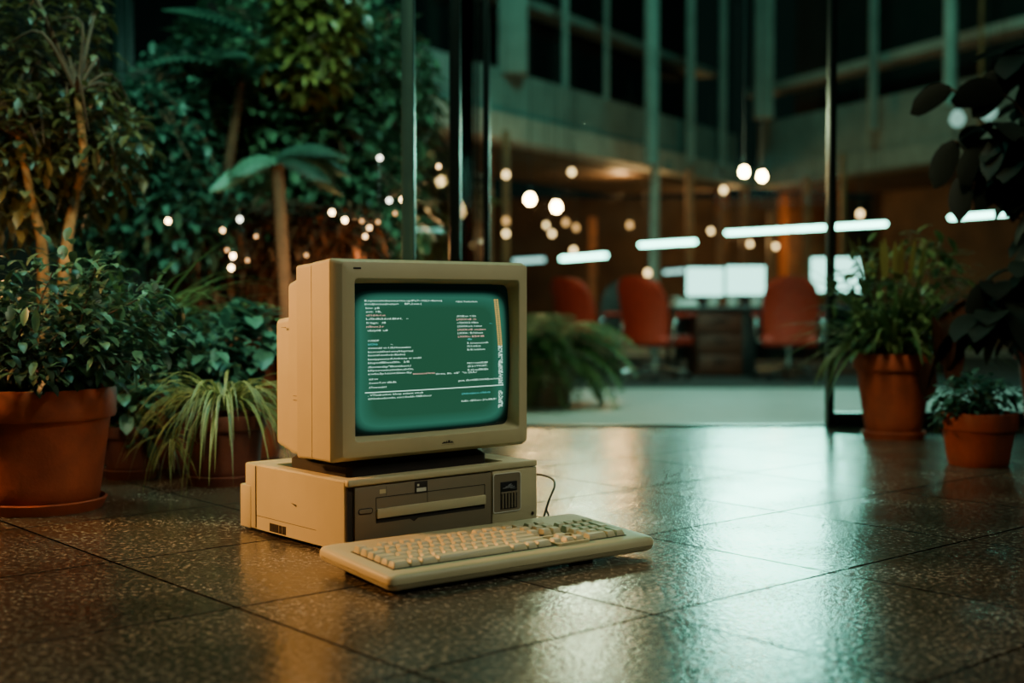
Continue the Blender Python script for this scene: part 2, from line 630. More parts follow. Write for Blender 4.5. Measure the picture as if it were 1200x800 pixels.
# ================================================================== the setting
def build_setting():
    # stone floor of the lobby up to the glass wall
    bm = bmesh.new()
    box(bm, -5, 6, -3, 4.03, -0.35, 0, 0)
    struct(fin('floor', bm, M['floor']))
    # the office floor lies two steps lower
    bm = bmesh.new()
    box(bm, -8, 14, 4.03, 36, -0.42, -0.30, 0)
    struct(fin('floor_office', bm, M['office_floor']))
    o = boxo('sheet', (-0.6, 8, 10.0, 15.5, -0.30, -0.292), M['sheet'])  # thin dark sheet laid over the pale floor
    tag(o, 'dark carpet on the pale office floor under the desk and red chairs', 'sheet')
    # far wall behind the open plan office and a wall on the left behind the trees
    struct(boxo('wall_back', (-3, 16, 23, 23.2, -0.3, 2.2), M['wall_brown']))
    struct(boxo('wall_left', (-8, -1.3, 9.0, 9.2, -0.3, 6), M['wall_dark']))
    # tall window in the dark left wall
    w = thing('window_1', None, None, (0, 0, 0))
    struct(w)
    a = at(128, 95, 8.9)
    b = at(235, 95, 8.9)
    boxo('pane', (a.x, b.x, 8.96, 8.99, a.z, 4.5), M['window_dark'], w)
    for px in (136, 147):
        x = at(px, 0, 8.9).x
        boxo('mullion', (x - 0.015, x + 0.015, 8.90, 8.98, a.z - 0.02, 4.5), M['frame_teal'], w)
    # slanting pale canopy roof among the trees
    p, q = at(150, 106, 7.6), at(222, 78, 7.0)
    bm = bmesh.new()
    vs = [bm.verts.new(v) for v in (p, q, q + Vector((0, 0, 0.13)), p + Vector((0, 0, 0.12)), p + Vector((-.1, 1.0, 0)), q + Vector((0, 1.0, 0)), q + Vector((0, 1.0, 0.13)), p + Vector((-.1, 1.0, 0.12)))]
    for f in ((0, 1, 2, 3), (4, 7, 6, 5), (0, 4, 5, 1), (3, 2, 6, 7), (0, 3, 7, 4), (1, 5, 6, 2)):
        bm.faces.new([vs[i] for i in f])
    struct(fin('trim_2', bm, M['concrete_pale']))

    # ---- the building round the courtyard: two wings that meet in a far corner
    A = Vector((-1.9, 10.95, 0))      # left wing front
    K = Vector((3.73, 20.0, 0))      # inner corner
    B = Vector((6.9, 12.6, 0))       # right wing front end

    def band(name, P, Q, z0, z1, depth, off, mat, kind='structure'):
        d = (Q - P).normalized()
        n = Vector((-d.y, d.x, 0))   # away from the courtyard
        bm = bmesh.new()
        P2, Q2 = P + n * off, Q + n * off
        c = [P2, Q2, Q2 + n * depth, P2 + n * depth]
        v = [bm.verts.new((p.x, p.y, z)) for z in (z0, z1) for p in c]
        for f in ((0, 1, 2, 3), (7, 6, 5, 4), (0, 4, 5, 1), (1, 5, 6, 2), (2, 6, 7, 3), (3, 7, 4, 0)):
            bm.faces.new([v[i] for i in f])
        return struct(fin(name, bm, mat))
    band('beam_left', A, K, 2.13, 2.40, 0.35, 0.0, M['concrete_pale'])
    band('parapet_left', A, K, 2.40, 2.95, 0.2, 0.25, M['concrete'])
    band('ceiling_left', A, K, 2.10, 2.16, 2.0, 0.35, M['wall_brown'])
    band('wall_upper_left', A, K, 2.95, 7.0, 0.2, 1.0, M['window_dark'])
    band('beam_right', K, B, 2.13, 2.40, 0.35, 0.0, M['concrete'])
    band('parapet_right', K, B, 2.40, 3.12, 0.2, 0.12, M['concrete'])
    band('trim_3', K, B, 3.52, 3.64, 0.4, -0.1, M['concrete_pale'])
    band('ceiling_right', K, B, 2.10, 2.16, 2.0, 0.35, M['wall_brown'])
    band('wall_upper_right', K, B, 3.12, 7.0, 0.2, 0.8, M['wall_dark'])
    band('wall_right', K, B, -0.3, 2.13, 0.2, 2.3, M['wall_brown'])
    band('trim_4', A, K, 3.9, 4.0, 0.3, 0.6, M['concrete'])

    def colm(name, px, Y, w, z0, z1, mat, rnd=True):
        x = at(px, 300, Y).x
        bm = bmesh.new()
        if rnd:
            lathe(bm, [(w, z0), (w, z1)], 20, (x, Y, 0))
        else:
            box(bm, x - w, x + w, Y - w, Y + w, z0, z1, 0.006)
        return struct(fin(name, bm, mat))
    colm('column', 763, 14.6, 0.085, 1.92, 5.5, M['concrete'])
    colm('column', 767, 14.9, 0.055, -0.3, 1.93, M['concrete_pale'])
    colm('column', 601, 14.4, 0.16, 2.9, 6, M['concrete'], False)
    colm('column', 662, 15.6, 0.04, 2.9, 6, M['concrete'], False)
    colm('column', 710, 16.4, 0.035, 2.9, 6, M['concrete'], False)
    colm('column', 808, 18.0, 0.06, 2.3, 6, M['concrete'], False)
    colm('column', 846, 18.9, 0.05, 2.3, 6, M['concrete'], False)
    colm('column', 893, 18.6, 0.13, 3.0, 6, M['concrete'], False)
    colm('column', 1021, 16.8, 0.05, 2.6, 6, M['concrete'], False)
    colm('column', 1111, 14.4, 0.075, 2.55, 6, M['concrete_pale'])
    colm('column', 1147, 14.0, 0.02, 2.2, 6, M['wood'], False)
    for px, Y, w, top in ((593, 13.0, 0.035, 2.1), (694, 19, 0.06, 1.6), (845, 20, 0.09, 2.1), (872, 19.5, 0.05, 2.1),
                          (905, 19, 0.06, 1.7), (945, 18, 0.06, 2.1), (987, 15.0, 0.028, 2.1), (572, 15, 0.05, 2.1), (808, 17, 0.05, 2.1), (945, 21, 0.4, 2.1)):
        colm('column', px, Y, w, -0.3, top, M['wood'], False)

    # ---- glass wall between lobby and office
    HT = 3.0
    w = thing('window_2', None, None)
    struct(w)
    xa, xb, xc = at(570, 400, 4.0).x, at(972, 400, 4.0).x, 2.05
    for nm, b in (('post', (xa - 0.011, xa + 0.011, 3.975, 4.02, 0, HT)), ('post', (xb - 0.0095, xb + 0.0095, 3.97, 4.02, 0, HT)),
                  ('post', (xc - 0.02, xc + 0.02, 3.97, 4.02, 0, HT)), ('top_rail', (xa, xc, 3.975, 4.015, HT, HT + 0.06)),
                  ('sill', (xa, xb, 3.985, 4.025, 0, 0.006)), ('bottom_rail', (xb + 0.0095, xc, 3.975, 4.02, 0, 0.045))):
        boxo(nm, b, M['frame'], w, 0.002)
    boxo('pane', (xa + 0.011, xb - 0.0095, 3.994, 4.002, 0.006, HT), M['glass'], w)
    boxo('pane', (xb + 0.0095, xc - 0.02, 3.994, 4.002, 0.045, HT), M['glass'], w)

    # two folding glass door leaves opened towards the viewer
    def leaf_door(name, p, q, mat, wd, hinge):
        d = thing(name, None, None)
        struct(d)
        v = (q - p)
        an = math.atan2(v.y, v.x)
        L = v.length
        mt = Matrix.Translation((p.x, p.y, 0)) @ Matrix.Rotation(an, 4, 'Z')
        boxo('stile', (L - wd, L, -0.015, 0.015, 0.012, HT), mat, d, 0.003, 2, mt)
        if hinge:
            boxo('stile', (0.0, 0.012, -0.012, 0.012, 0.012, HT), M['frame'], d, 0.002, 2, mt)
        boxo('bottom_rail', (0.012, L - wd, -0.012, 0.012, 0.012, 0.05), M['frame'], d, 0.002, 2, mt)
        boxo('top_rail', (0.012, L - wd, -0.012, 0.012, HT - 0.05, HT), M['frame'], d, 0.002, 2, mt)
        boxo('pane', (0.012, L - wd, -0.003, 0.003, 0.05, HT - 0.05), M['glass_door'], d, 0, 2, mt)
    p0 = Vector((xa - 0.015, 3.965, 0))
    p1 = at(533, 400, 3.45)
    p2 = at(478, 400, 3.0)
    p1.z = p2.z = 0
    leaf_door('door_1', p0, p1, M['frame'], 0.018, False)
    leaf_door('door_2', p1 + Vector((-0.012, -0.03, 0)), p2, M['frame_teal'], 0.020, False)  # stile coloured teal for the light caught on its edge


# ================================================================== the computer
ANG = math.radians(41)
CX = Vector((math.cos(ANG), math.sin(ANG), 0))
CY = Vector((-math.sin(ANG), math.cos(ANG), 0))
CO = Vector((-0.2589, 1.9691, 0))


def build_case():
    t = thing('desktop_computer', 'flat cream desktop computer case lying under the monitor on the stone floor', 'computer', CO, ANG)
    H = 0.119
    W = 0.394
    # shell with a sunken tray in the lid
    bm = bmesh.new()
    rings(bm, [rr3(0, W, 0.0, 0.272, 0.004, 0.008), rr3(0, W, 0.0, 0.272, 0.004, H - 0.003), rr3(0.003, W - 0.003, 0.003, 0.271, 0.004, H),
               rr3(0.022, W - 0.05, 0.022, 0.245, 0.006, H), rr3(0.026, W - 0.054, 0.026, 0.241, 0.006, H - 0.006)], True, True)
    # open the front: the bezel below is set 4 mm back from the shell edge
    fin('shell', bm, M['cream'], t)
    o = boxo('lid_tray_shade', (0.027, W - 0.055, 0.027, 0.240, H - 0.006, H - 0.005), M['dark_plastic'], t)  # dark layer paints the shade under the monitor into the tray
    bm = bmesh.new()
    box(bm, 0.0015, W - 0.0015, 0.273, 0.312, 0.006, H - 0.001, 0.004, 2)
    box(bm, 0.0, W, 0.29, 0.327, 0.006, 0.080, 0.003, 2)
    fin('rear_cover', bm, M['cream'], t)
    # front bezel pieces (front plane y = 0, negative y is towards the viewer)
    bm = bmesh.new()
    box(bm, 0.0, W, -0.010, 0.002, 0.109, H + 0.0015, 0.004, 3)
    fin('top_lip', bm, M['cream'], t)
    boxo('bezel_shade_strip', (0.003, 0.292, -0.002, 0.001, 0.0085, 0.1095), M['groove'], t)  # dark strip painted for the shaded left edge of the bezel
    boxo('drive_panel', (0.0148, 0.2915, -0.0065, 0.0, 0.012, 0.1075), M['cream_dark'], t, 0.002)
    boxo('corner_panel', (0.2915, W, -0.0085, 0.001, 0.009, 0.1085), M['cream'], t, 0.003)
    # optical drive: door, tray front, slot
    d = frame_xz('drive_door', (0.054, 0.277, 0.0695, 0.0885), (0.0552, 0.2758, 0.0702, 0.0873), -0.0068, -0.0064, M['groove'], t, 0.0008, 0.0005)
    boxo('drive_door_seam', (0.1552, 0.1559, -0.0069, -0.0064, 0.0702, 0.0873), M['groove'], d)
    boxo('drive_tray', (0.0546, 0.2764, -0.0105, -0.006, 0.0550, 0.0705), M['cream'], t, 0.0012)
    bm = bmesh.new()
    box(bm, 0.0546, 0.2764, -0.0068, -0.006, 0.0475, 0.0550)
    v = [bm.verts.new(p) for p in ((0.120, -0.0069, 0.0476), (0.137, -0.0069, 0.0476), (0.1285, -0.0069, 0.0425))]
    bm.faces.new(v)
    fin('drive_slot', bm, M['groove'], t)
    # power button, labels
    b = frame_xz('power_button', (0.0208, 0.0482, 0.0640, 0.0735), (0.0220, 0.0470, 0.0652, 0.0723), -0.0072, -0.0060, M['groove'], t, 0.0046, 0.0034)
    slab_xz('button_face', 0.0222, 0.0468, 0.0654, 0.0721, -0.0078, -0.006, 0.0033, M['cream_dark'], b, 0.0006)
    boxo('paper_label', (0.0614, 0.0735, -0.0070, -0.0064, 0.0935, 0.1000), M['cream'], t)
    boxo('panel_seam', (0.0742, 0.0747, -0.0068, -0.0064, 0.0895, 0.1045), M['groove'], t)
    k = boxo('maker_badge', (0.1298, 0.1556, -0.0072, -0.0064, 0.0867, 0.1060), M['dark_plastic'], t, 0.0003)
    boxo('badge_print', (0.1335, 0.1525, -0.0076, -0.0070, 0.0895, 0.0955), M['white_label'], k)
    boxo('badge_print', (0.1345, 0.1385, -0.0076, -0.0070, 0.0985, 0.1020), M['white_label'], k)
    # rounded insert with emblem and speaker grille
    p = frame_xz('insert_border', (0.2925, 0.3550, 0.0365, 0.1040), (0.2940, 0.3535, 0.0380, 0.1025), -0.0098, -0.0084, M['white_label'], t, 0.005, 0.0042)
    slab_xz('insert_panel', 0.2940, 0.3535, 0.0380, 0.1025, -0.0090, -0.0080, 0.004, M['cream_dark'], t)
    e = boxo('emblem_plate', (0.3091, 0.3462, -0.0098, -0.0088, 0.0715, 0.0885), M['black'], t, 0.0004)
    bm = bmesh.new()
    for (x0, x1, z0, z1, sk) in ((0.314, 0.341, 0.0772, 0.0787, 0.001), (0.320, 0.336, 0.0792, 0.0806, 0.0014), (0.326, 0.333, 0.0808, 0.0828, 0.002), (0.331, 0.343, 0.0762, 0.0772, -0.001)):
        v = [bm.verts.new(q) for q in ((x0, -0.0101, z0), (x1, -0.0101, z0 + sk), (x1, -0.0101, z1 + sk), (x0, -0.0101, z1))]
        bm.faces.new(v)
    fin('emblem', bm, M['grey_label'], e)
    g = boxo('speaker_grille', (0.3091, 0.3462, -0.0094, -0.0085, 0.0420, 0.0705), M['groove'], t)
    bm = bmesh.new()
    for i in range(5):
        x = 0.3118 + i * 0.0068
        box(bm, x, x + 0.0034, -0.0112, -0.009, 0.0435, 0.0685, 0.0004, 1)
    box(bm, 0.3091, 0.3462, -0.0108, -0.009, 0.0685, 0.0712, 0.0004, 1)
    fin('grille_bars', bm, M['cream_dark'], g)
    bm = bmesh.new()
    lathe(bm, [(0.001, -0.0005), (0.0028, 0), (0.0028, 0.002), (0.001, 0.0022)], 14)
    bmesh.ops.transform(bm, matrix=Matrix.Translation((0.3824, -0.0082, 0.028)) @ Matrix.Rotation(PI / 2, 4, 'X'), verts=bm.verts)
    fin('keylock', bm, M['dark_plastic'], t)
    # left side details (plane x = 0)
    boxo('side_seam', (-0.0004, 0.001, 0.2712, 0.2730, 0.010, H - 0.004), M['groove'], t)
    boxo('side_seam', (-0.0003, 0.001, 0.082, 0.2705, 0.0308, 0.0314), M['groove'], t)
    bm = bmesh.new()
    v = [bm.verts.new(q) for q in ((-0.0005, 0.1578, 0.0662), (-0.0005, 0.1394, 0.0645), (-0.0005, 0.1398, 0.0608))]
    bm.faces.new(v)
    fin('side_latch', bm, M['groove'], t)
    bm = bmesh.new()
    y = 0.174
    for wd, gp in ((1, 1), (2, 1), (1, 1), (3, 2), (1, 1), (2, 1), (1, 1), (1, 2), (2, 1), (1, 1), (3, 1), (1, 1), (2, 1), (1, 1), (2, 1), (1, 1), (2, 1), (1, 1), (1, 1)):
        box(bm, -0.0006, 0.001, y, y + wd * 0.00112, 0.0102, 0.0240)
        y += (wd + gp) * 0.00105
    fin('bar_sticker', bm, M['dark_plastic'], t)
    # feet and dark underside
    boxo('underside', (0.012, W - 0.012, 0.012, 0.30, 0.004, 0.009), M['dark_plastic'], t)
    for x in (0.03, W - 0.05):
        for y in (0.03, 0.26):
            bm = bmesh.new()
            lathe(bm, [(0.010, 0.0), (0.011, 0.006)], 18, (x + 0.01, y, 0))
            fin('foot', bm, M['black'], t)


def rr3(x0, x1, y0, y1, r, z):
    return [(x, y, z) for x, y in rr(x0, x1, y0, y1, r, 3)]


TX = [  # (zoom px x0, y, x1, colour, text) read off the picture of the tube
    (75, 128, 432, 'w', '8.nymnohnbeonurmo.uplPu7-:1bLI~fleme)'), (75, 144, 230, 'w', '#-mdjlon:inoalmehan='), (258, 143, 336, 'w', 'BP;,l:vw:('),
    (80, 163, 142, 'w', 'bnv: pB'), (80, 180, 150, 'w', 'avt: 1B,'), (80, 197, 168, 'p', 'vl/1tHt-l.vt'), (80, 213, 244, 'w', 'L:/0n8t5d:nl:BhH.'), (262, 211, 272, 'w', '-'),
    (80, 232, 168, 'w', 'fr:bgn:  :l8'), (80, 250, 160, 'p', 'nIbuv,l:r'), (84, 268, 176, 'w', 'v6tly08 :u8'),
    (86, 316, 136, 'w', 'rUl3DP'), (86, 333, 130, 'c', 'blOhb'), (188, 332, 200, 'w', '~.'),
    (86, 348, 280, 'w', ':nvmvubl vt-1,0LHooaaabm'), (86, 366, 290, 'w', 'bn:ncsubDot1:ntvylHxprrael'), (86, 382, 254, 'w', 'boonaf.nonhv(v:8axbe)'),
    (86, 399, 328, 'w', 'baeiyyoonudUvtbnoa w wubl'), (86, 417, 274, 'w', 'blvpodfBlnns00n.  2/B'), (86, 436, 282, 'w', ';floottntbp"lBomtbuvt:/'), (86, 452, 294, 'w', 'bllyoovottutlvtbn,thOt.'),
    (86, 468, 285, 'w', 'e:wbu3p1ttovt:ltlttn-lby'), (290, 468, 392, 'p', 'tmoouxotHtrnb'), (396, 466, 594, 'w', 'tlv:na, Bh. oB"  "tv,:(lULr'),
    (90, 496, 132, 'w', 'ttl:vv'), (90, 512, 215, 'w', ':l:vovr7,nv tBLBt'), (90, 534, 170, 'w', ':I7nwoubl:l'),
    (88, 565, 340, 'w', ', VTlotbothvt: blvnp aobsnt vmob'), (88, 580, 380, 'w', 'tbNoabovboonbt, ntv:i::llonbln 0BBl:thoor'),
    (495, 132, 600, 'w', '=tbrj Yveluvlnm'), (497, 200, 590, 'w', ':XN8:an =.Bn'), (497, 215, 592, 'p', '(:NXX:vB :1t'), (497, 231, 600, 'w', '-:/3XXl:2 l/8tn'), (500, 247, 618, 'w', '(:NXX:v;l:.1:nno'),
    (500, 263, 636, 'p', '(:NXX:v!B ::tvobam'), (500, 279, 622, 'w', '(:XXX:: B:/nlmon'), (502, 295, 628, 'p', '(:XXXn:; B/B/8 BB'), (546, 308, 568, 'c', ':8b'),
    (546, 325, 648, 'w', 'B :l:nonmonodlt'), (546, 340, 610, 'w', '!l:l:obn'), (546, 356, 632, 'w', 'B::B:/tobtlom'), (655, 234, 668, 'c', '~'),
    (546, 418, 645, 'w', 'N:l:/.v:atdDBf'), (548, 433, 642, 'w', '(8.2:\\/YVl.8T:'), (548, 450, 648, 'w', 'B::12:vaxB8bBBe'),
    (504, 497, 700, 'w', 'gnmt. tBoxXBBDOtb/BtBvnntbom'), (522, 560, 660, 'c', 'tXdbntblvt-L.n/ftBvtb'), (522, 593, 692, 'w', 'RvB\\n -IBfOonn- J:l1a:BBt/B/:'),
]


def build_monitor():
    t = thing('crt_monitor', 'cream tube monitor with glowing green text screen standing on the computer case', 'monitor', CO, ANG)
    x0, x1, z0, z1 = 0.002, 0.408, 0.142, 0.4635
    yf = 0.0275
    n = 5
    # front housing with chamfered edge and deep screen well
    bm = bmesh.new()
    ring = lambda a, b, c, d, r, y: [(x, y, z) for x, z in rr(a, b, c, d, r, n)]
    ch = 0.0135
    ox0, ox1, oz0, oz1 = 0.0395, 0.3835, 0.1735, 0.4320
    rings(bm, [ring(x0 + .001, x1 - .001, z0, z1 - 0.005, 0.006, 0.0965), ring(x0, x1, z0, z1, 0.006, yf + 0.016),
               ring(x0 + 0.0012, x1 - 0.0012, z0 + 0.001, z1 - 0.0012, 0.006, yf + 0.014),
               ring(x0 + ch, x1 - 0.006, z0 + 0.007, z1 - 0.005, 0.006, yf + 0.0006), ring(x0 + ch + 0.001, x1 - 0.007, z0 + 0.008, z1 - 0.006, 0.006, yf),
               ring(ox0 - 0.0012, ox1 + 0.0012, oz0 - 0.0012, oz1 + 0.0012, 0.0065, yf), ring(ox0, ox1, oz0, oz1, 0.006, yf + 0.001),
               ring(ox0 + 0.005, ox1 - 0.005, oz0 + 0.006, oz1 - 0.008, 0.012, yf + 0.028)])
    fin('bezel', bm, M['cream'], t, angle=28)
    # rear housing in three steps
    bm = bmesh.new()
    rings(bm, [ring(x0 + .0015, x1 - .0015, z0, z1 - 0.006, 0.006, 0.0985), ring(x0 + .002, x1 - .002, z0 - 0.002, z1 - 0.009, 0.006, 0.1435),
               ring(x0 + .006, x1 - .006, z0 + 0.0, z1 - 0.012, 0.008, 0.147), ring(x0 + .010, x1 - .010, z0, z1 - 0.027, 0.008, 0.1475),
               ring(x0 + .013, x1 - .013, z0 + 0.001, z1 - 0.036, 0.010, 0.186), ring(x0 + .016, x1 - .016, z0 + 0.001, z1 - 0.040, 0.010, 0.190), ring(x0 + .017, x1 - .017, z0 + 0.001, z1 - 0.092, 0.010, 0.1905),
               ring(x0 + .020, x1 - .020, z0 + 0.010, z1 - 0.097, 0.010, 0.236), ring(x0 + .026, x1 - .026, z0 + 0.016, z1 - 0.103, 0.010, 0.240),
               ring(x0 + .075, x1 - .075, z0 + 0.040, z1 - 0.125, 0.012, 0.2405), ring(x0 + .09, x1 - .09, z0 + 0.055, z1 - 0.14, 0.012, 0.31)], False, True)
    fin('rear_housing', bm, M['cream'], t, angle=28)
    bm = bmesh.new()
    rings(bm, [ring(x0 + .003, x1 - .003, z0 + .003, z1 - 0.009, 0.006, 0.096), ring(x0 + .003, x1 - .003, z0 + .003, z1 - 0.009, 0.006, 0.099)])
    fin('housing_seam', bm, M['groove'], t)
    # faint vent marks on the housing side
    boxo('vent_mark', (0.0125, 0.0155, 0.196, 0.206, 0.3520, 0.3530), M['cream_dark'], t)
    boxo('vent_mark', (0.0125, 0.0160, 0.158, 0.170, 0.2400, 0.2410), M['cream_dark'], t)
    boxo('vent_mark', (0.0125, 0.0160, 0.158, 0.170, 0.2330, 0.2340), M['cream_dark'], t)
    # picture tube: bulging glass
    sx0, sx1, sz0, sz1 = ox0 + 0.004, ox1 - 0.004, oz0 + 0.005, oz1 - 0.007
    ys = yf + 0.0275
    bulge = 0.013

    def surf(x, z, d=0.0):
        u = (x - (sx0 + sx1) / 2) / ((sx1 - sx0) / 2)
        v = (z - (sz0 + sz1) / 2) / ((sz1 - sz0) / 2)
        return ys - bulge * (1 - 0.5 * (u * u + v * v)) - d
    bm = bmesh.new()
    NX, NZ = 28, 22
    g = [[bm.verts.new((sx0 + (sx1 - sx0) * i / NX, surf(sx0 + (sx1 - sx0) * i / NX, sz0 + (sz1 - sz0) * j / NZ), sz0 + (sz1 - sz0) * j / NZ)) for i in range(NX + 1)] for j in range(NZ + 1)]
    for j in range(NZ):
        for i in range(NX):
            bm.faces.new((g[j][i], g[j][i + 1], g[j + 1][i + 1], g[j + 1][i]))
    scr = fin('screen', bm, M['screen'], t, angle=60)
    boxo('tube_backing', (ox0 + 0.002, ox1 - 0.006, ys + 0.002, ys + 0.012, oz0 + 0.003, oz1 - 0.004), M['black'], t)

    # the writing on the screen, laid on the bulging glass
    def unz(x, y):
        r = at(410 + x / 4.0, 320 + y / 4.0, 1.0) - Vector((0, 0, CAMH))
        o = CO + CY * (ys - bulge * 0.75)
        k = (o - Vector((0, 0, CAMH))).dot(CY) / r.dot(CY)
        q = Vector((0, 0, CAMH)) + r * k - CO
        return q.dot(CX), q.z
    mats = {'w': M['txt_white'], 'p': M['txt_pink'], 'c': M['txt_cyan'], 'y': M['txt_yellow']}
    for (xa, y, xb, col, tx) in TX:
        cu = bpy.data.curves.new('line', 'FONT')
        cu.body = tx
        cu.size = 1.0
        cu.resolution_u = 2
        ob = bpy.data.objects.new('line', cu)
        C.objects.link(ob)
        bpy.context.view_layer.update()
        me = bpy.data.meshes.new_from_object(ob.evaluated_get(bpy.context.evaluated_depsgraph_get()))
        bpy.data.objects.remove(ob)
        bpy.data.curves.remove(cu)
        me.name = 'text_line'
        xs = [v.co.x for v in me.vertices]
        wdt = max(xs) - min(xs)
        (ax, az), (bx, bz) = unz(xa, y + 4.5), unz(xb, y + 4.5)
        sc = (bx - ax) / wdt
        hz = 0.0042
        for v in me.vertices:
            x = ax + (v.co.x - min(xs)) * sc
            z = (az + bz) / 2 + v.co.y * hz
            v.co = (x, surf(x, z, 0.0007), z)
        link('text_line', me, mats[col], scr)

    def strips(name, col, rects, nx=1):
        b = bmesh.new()
        for (xa, xb, y0, y1) in rects:
            p00, p10, p01, p11 = unz(xa, y1), unz(xb, y1), unz(xa, y0), unz(xb, y0)
            zb, zt = (p00[1] + p10[1]) / 2, (p01[1] + p11[1]) / 2
            prev = None
            for i in range(nx + 1):
                x = p00[0] + (p10[0] - p00[0]) * i / nx
                cur = [b.verts.new((x, surf(x, z, 0.0007), z)) for z in (zb, zt)]
                if prev:
                    b.faces.new((prev[0], cur[0], cur[1], prev[1]))
                prev = cur
        fin(name, b, mats[col], scr)
    strips('rule_line', 'w', [(74, 724, 539.5, 543.5)], 24)
    amber, y = [], 122
    while y < 346:                       # amber column of blocks at the right edge
        o = (y - 122) / 224 * 14
        amber += [(682 + o, 691 + o, y, y + 4.4), (694 + o, 703 + o, y, y + 4.4)]
        y += 7
    strips('scale_bar', 'y', amber)
    rr_ = random.Random(3)
    ragged, y = [], 340
    while y < 628:                       # white column of ragged blocks
        if not 514 < y < 546:
            o = (y - 340) / 290 * 8
            for q in (0, 7, 14):
                if rr_.random() < 0.78:
                    a = 696 + o + q + rr_.uniform(-1, 1)
                    ragged.append((a, a + rr_.choice((4, 5.5, 6.5)), y, y + rr_.choice((3.2, 4.6))))
        y += 6.4
    strips('marker_column', 'w', ragged)
    # emblem on the chin, small slot at the top left
    bm = bmesh.new()
    for (xa, xb, za, zb) in ((0.2115, 0.2370, 0.1585, 0.1600), (0.2140, 0.2200, 0.1600, 0.1613), (0.2200, 0.2235, 0.1600, 0.1625), (0.2240, 0.2300, 0.1602, 0.1632), (0.2305, 0.2345, 0.1600, 0.1618)):
        v = [bm.verts.new(q) for q in ((xa, yf - 0.0004, za), (xb, yf - 0.0004, za), (xb - 0.001, yf - 0.0004, zb), (xa + 0.001, yf - 0.0004, zb))]
        bm.faces.new(v)
    fin('emblem', bm, M['dark_plastic'], t)
    boxo('chin_line', (0.2105, 0.2380, yf - 0.0004, yf + 0.001, 0.1562, 0.1567), M['cream_dark'], t)
    boxo('indicator_slot', (0.0365, 0.0510, yf - 0.0004, yf + 0.002, 0.4467, 0.4497), M['groove'], t)
    # swivel foot, made wide and dark to fill the shaded gap
    bm = bmesh.new()
    rings(bm, [rr3(0.04, 0.335, 0.05, 0.235, 0.02, 0.1135), rr3(0.04, 0.335, 0.05, 0.235, 0.02, 0.130), rr3(0.06, 0.32, 0.07, 0.22, 0.02, 0.1435)], True, True)
    fin('foot', bm, M['dark_plastic'], t)


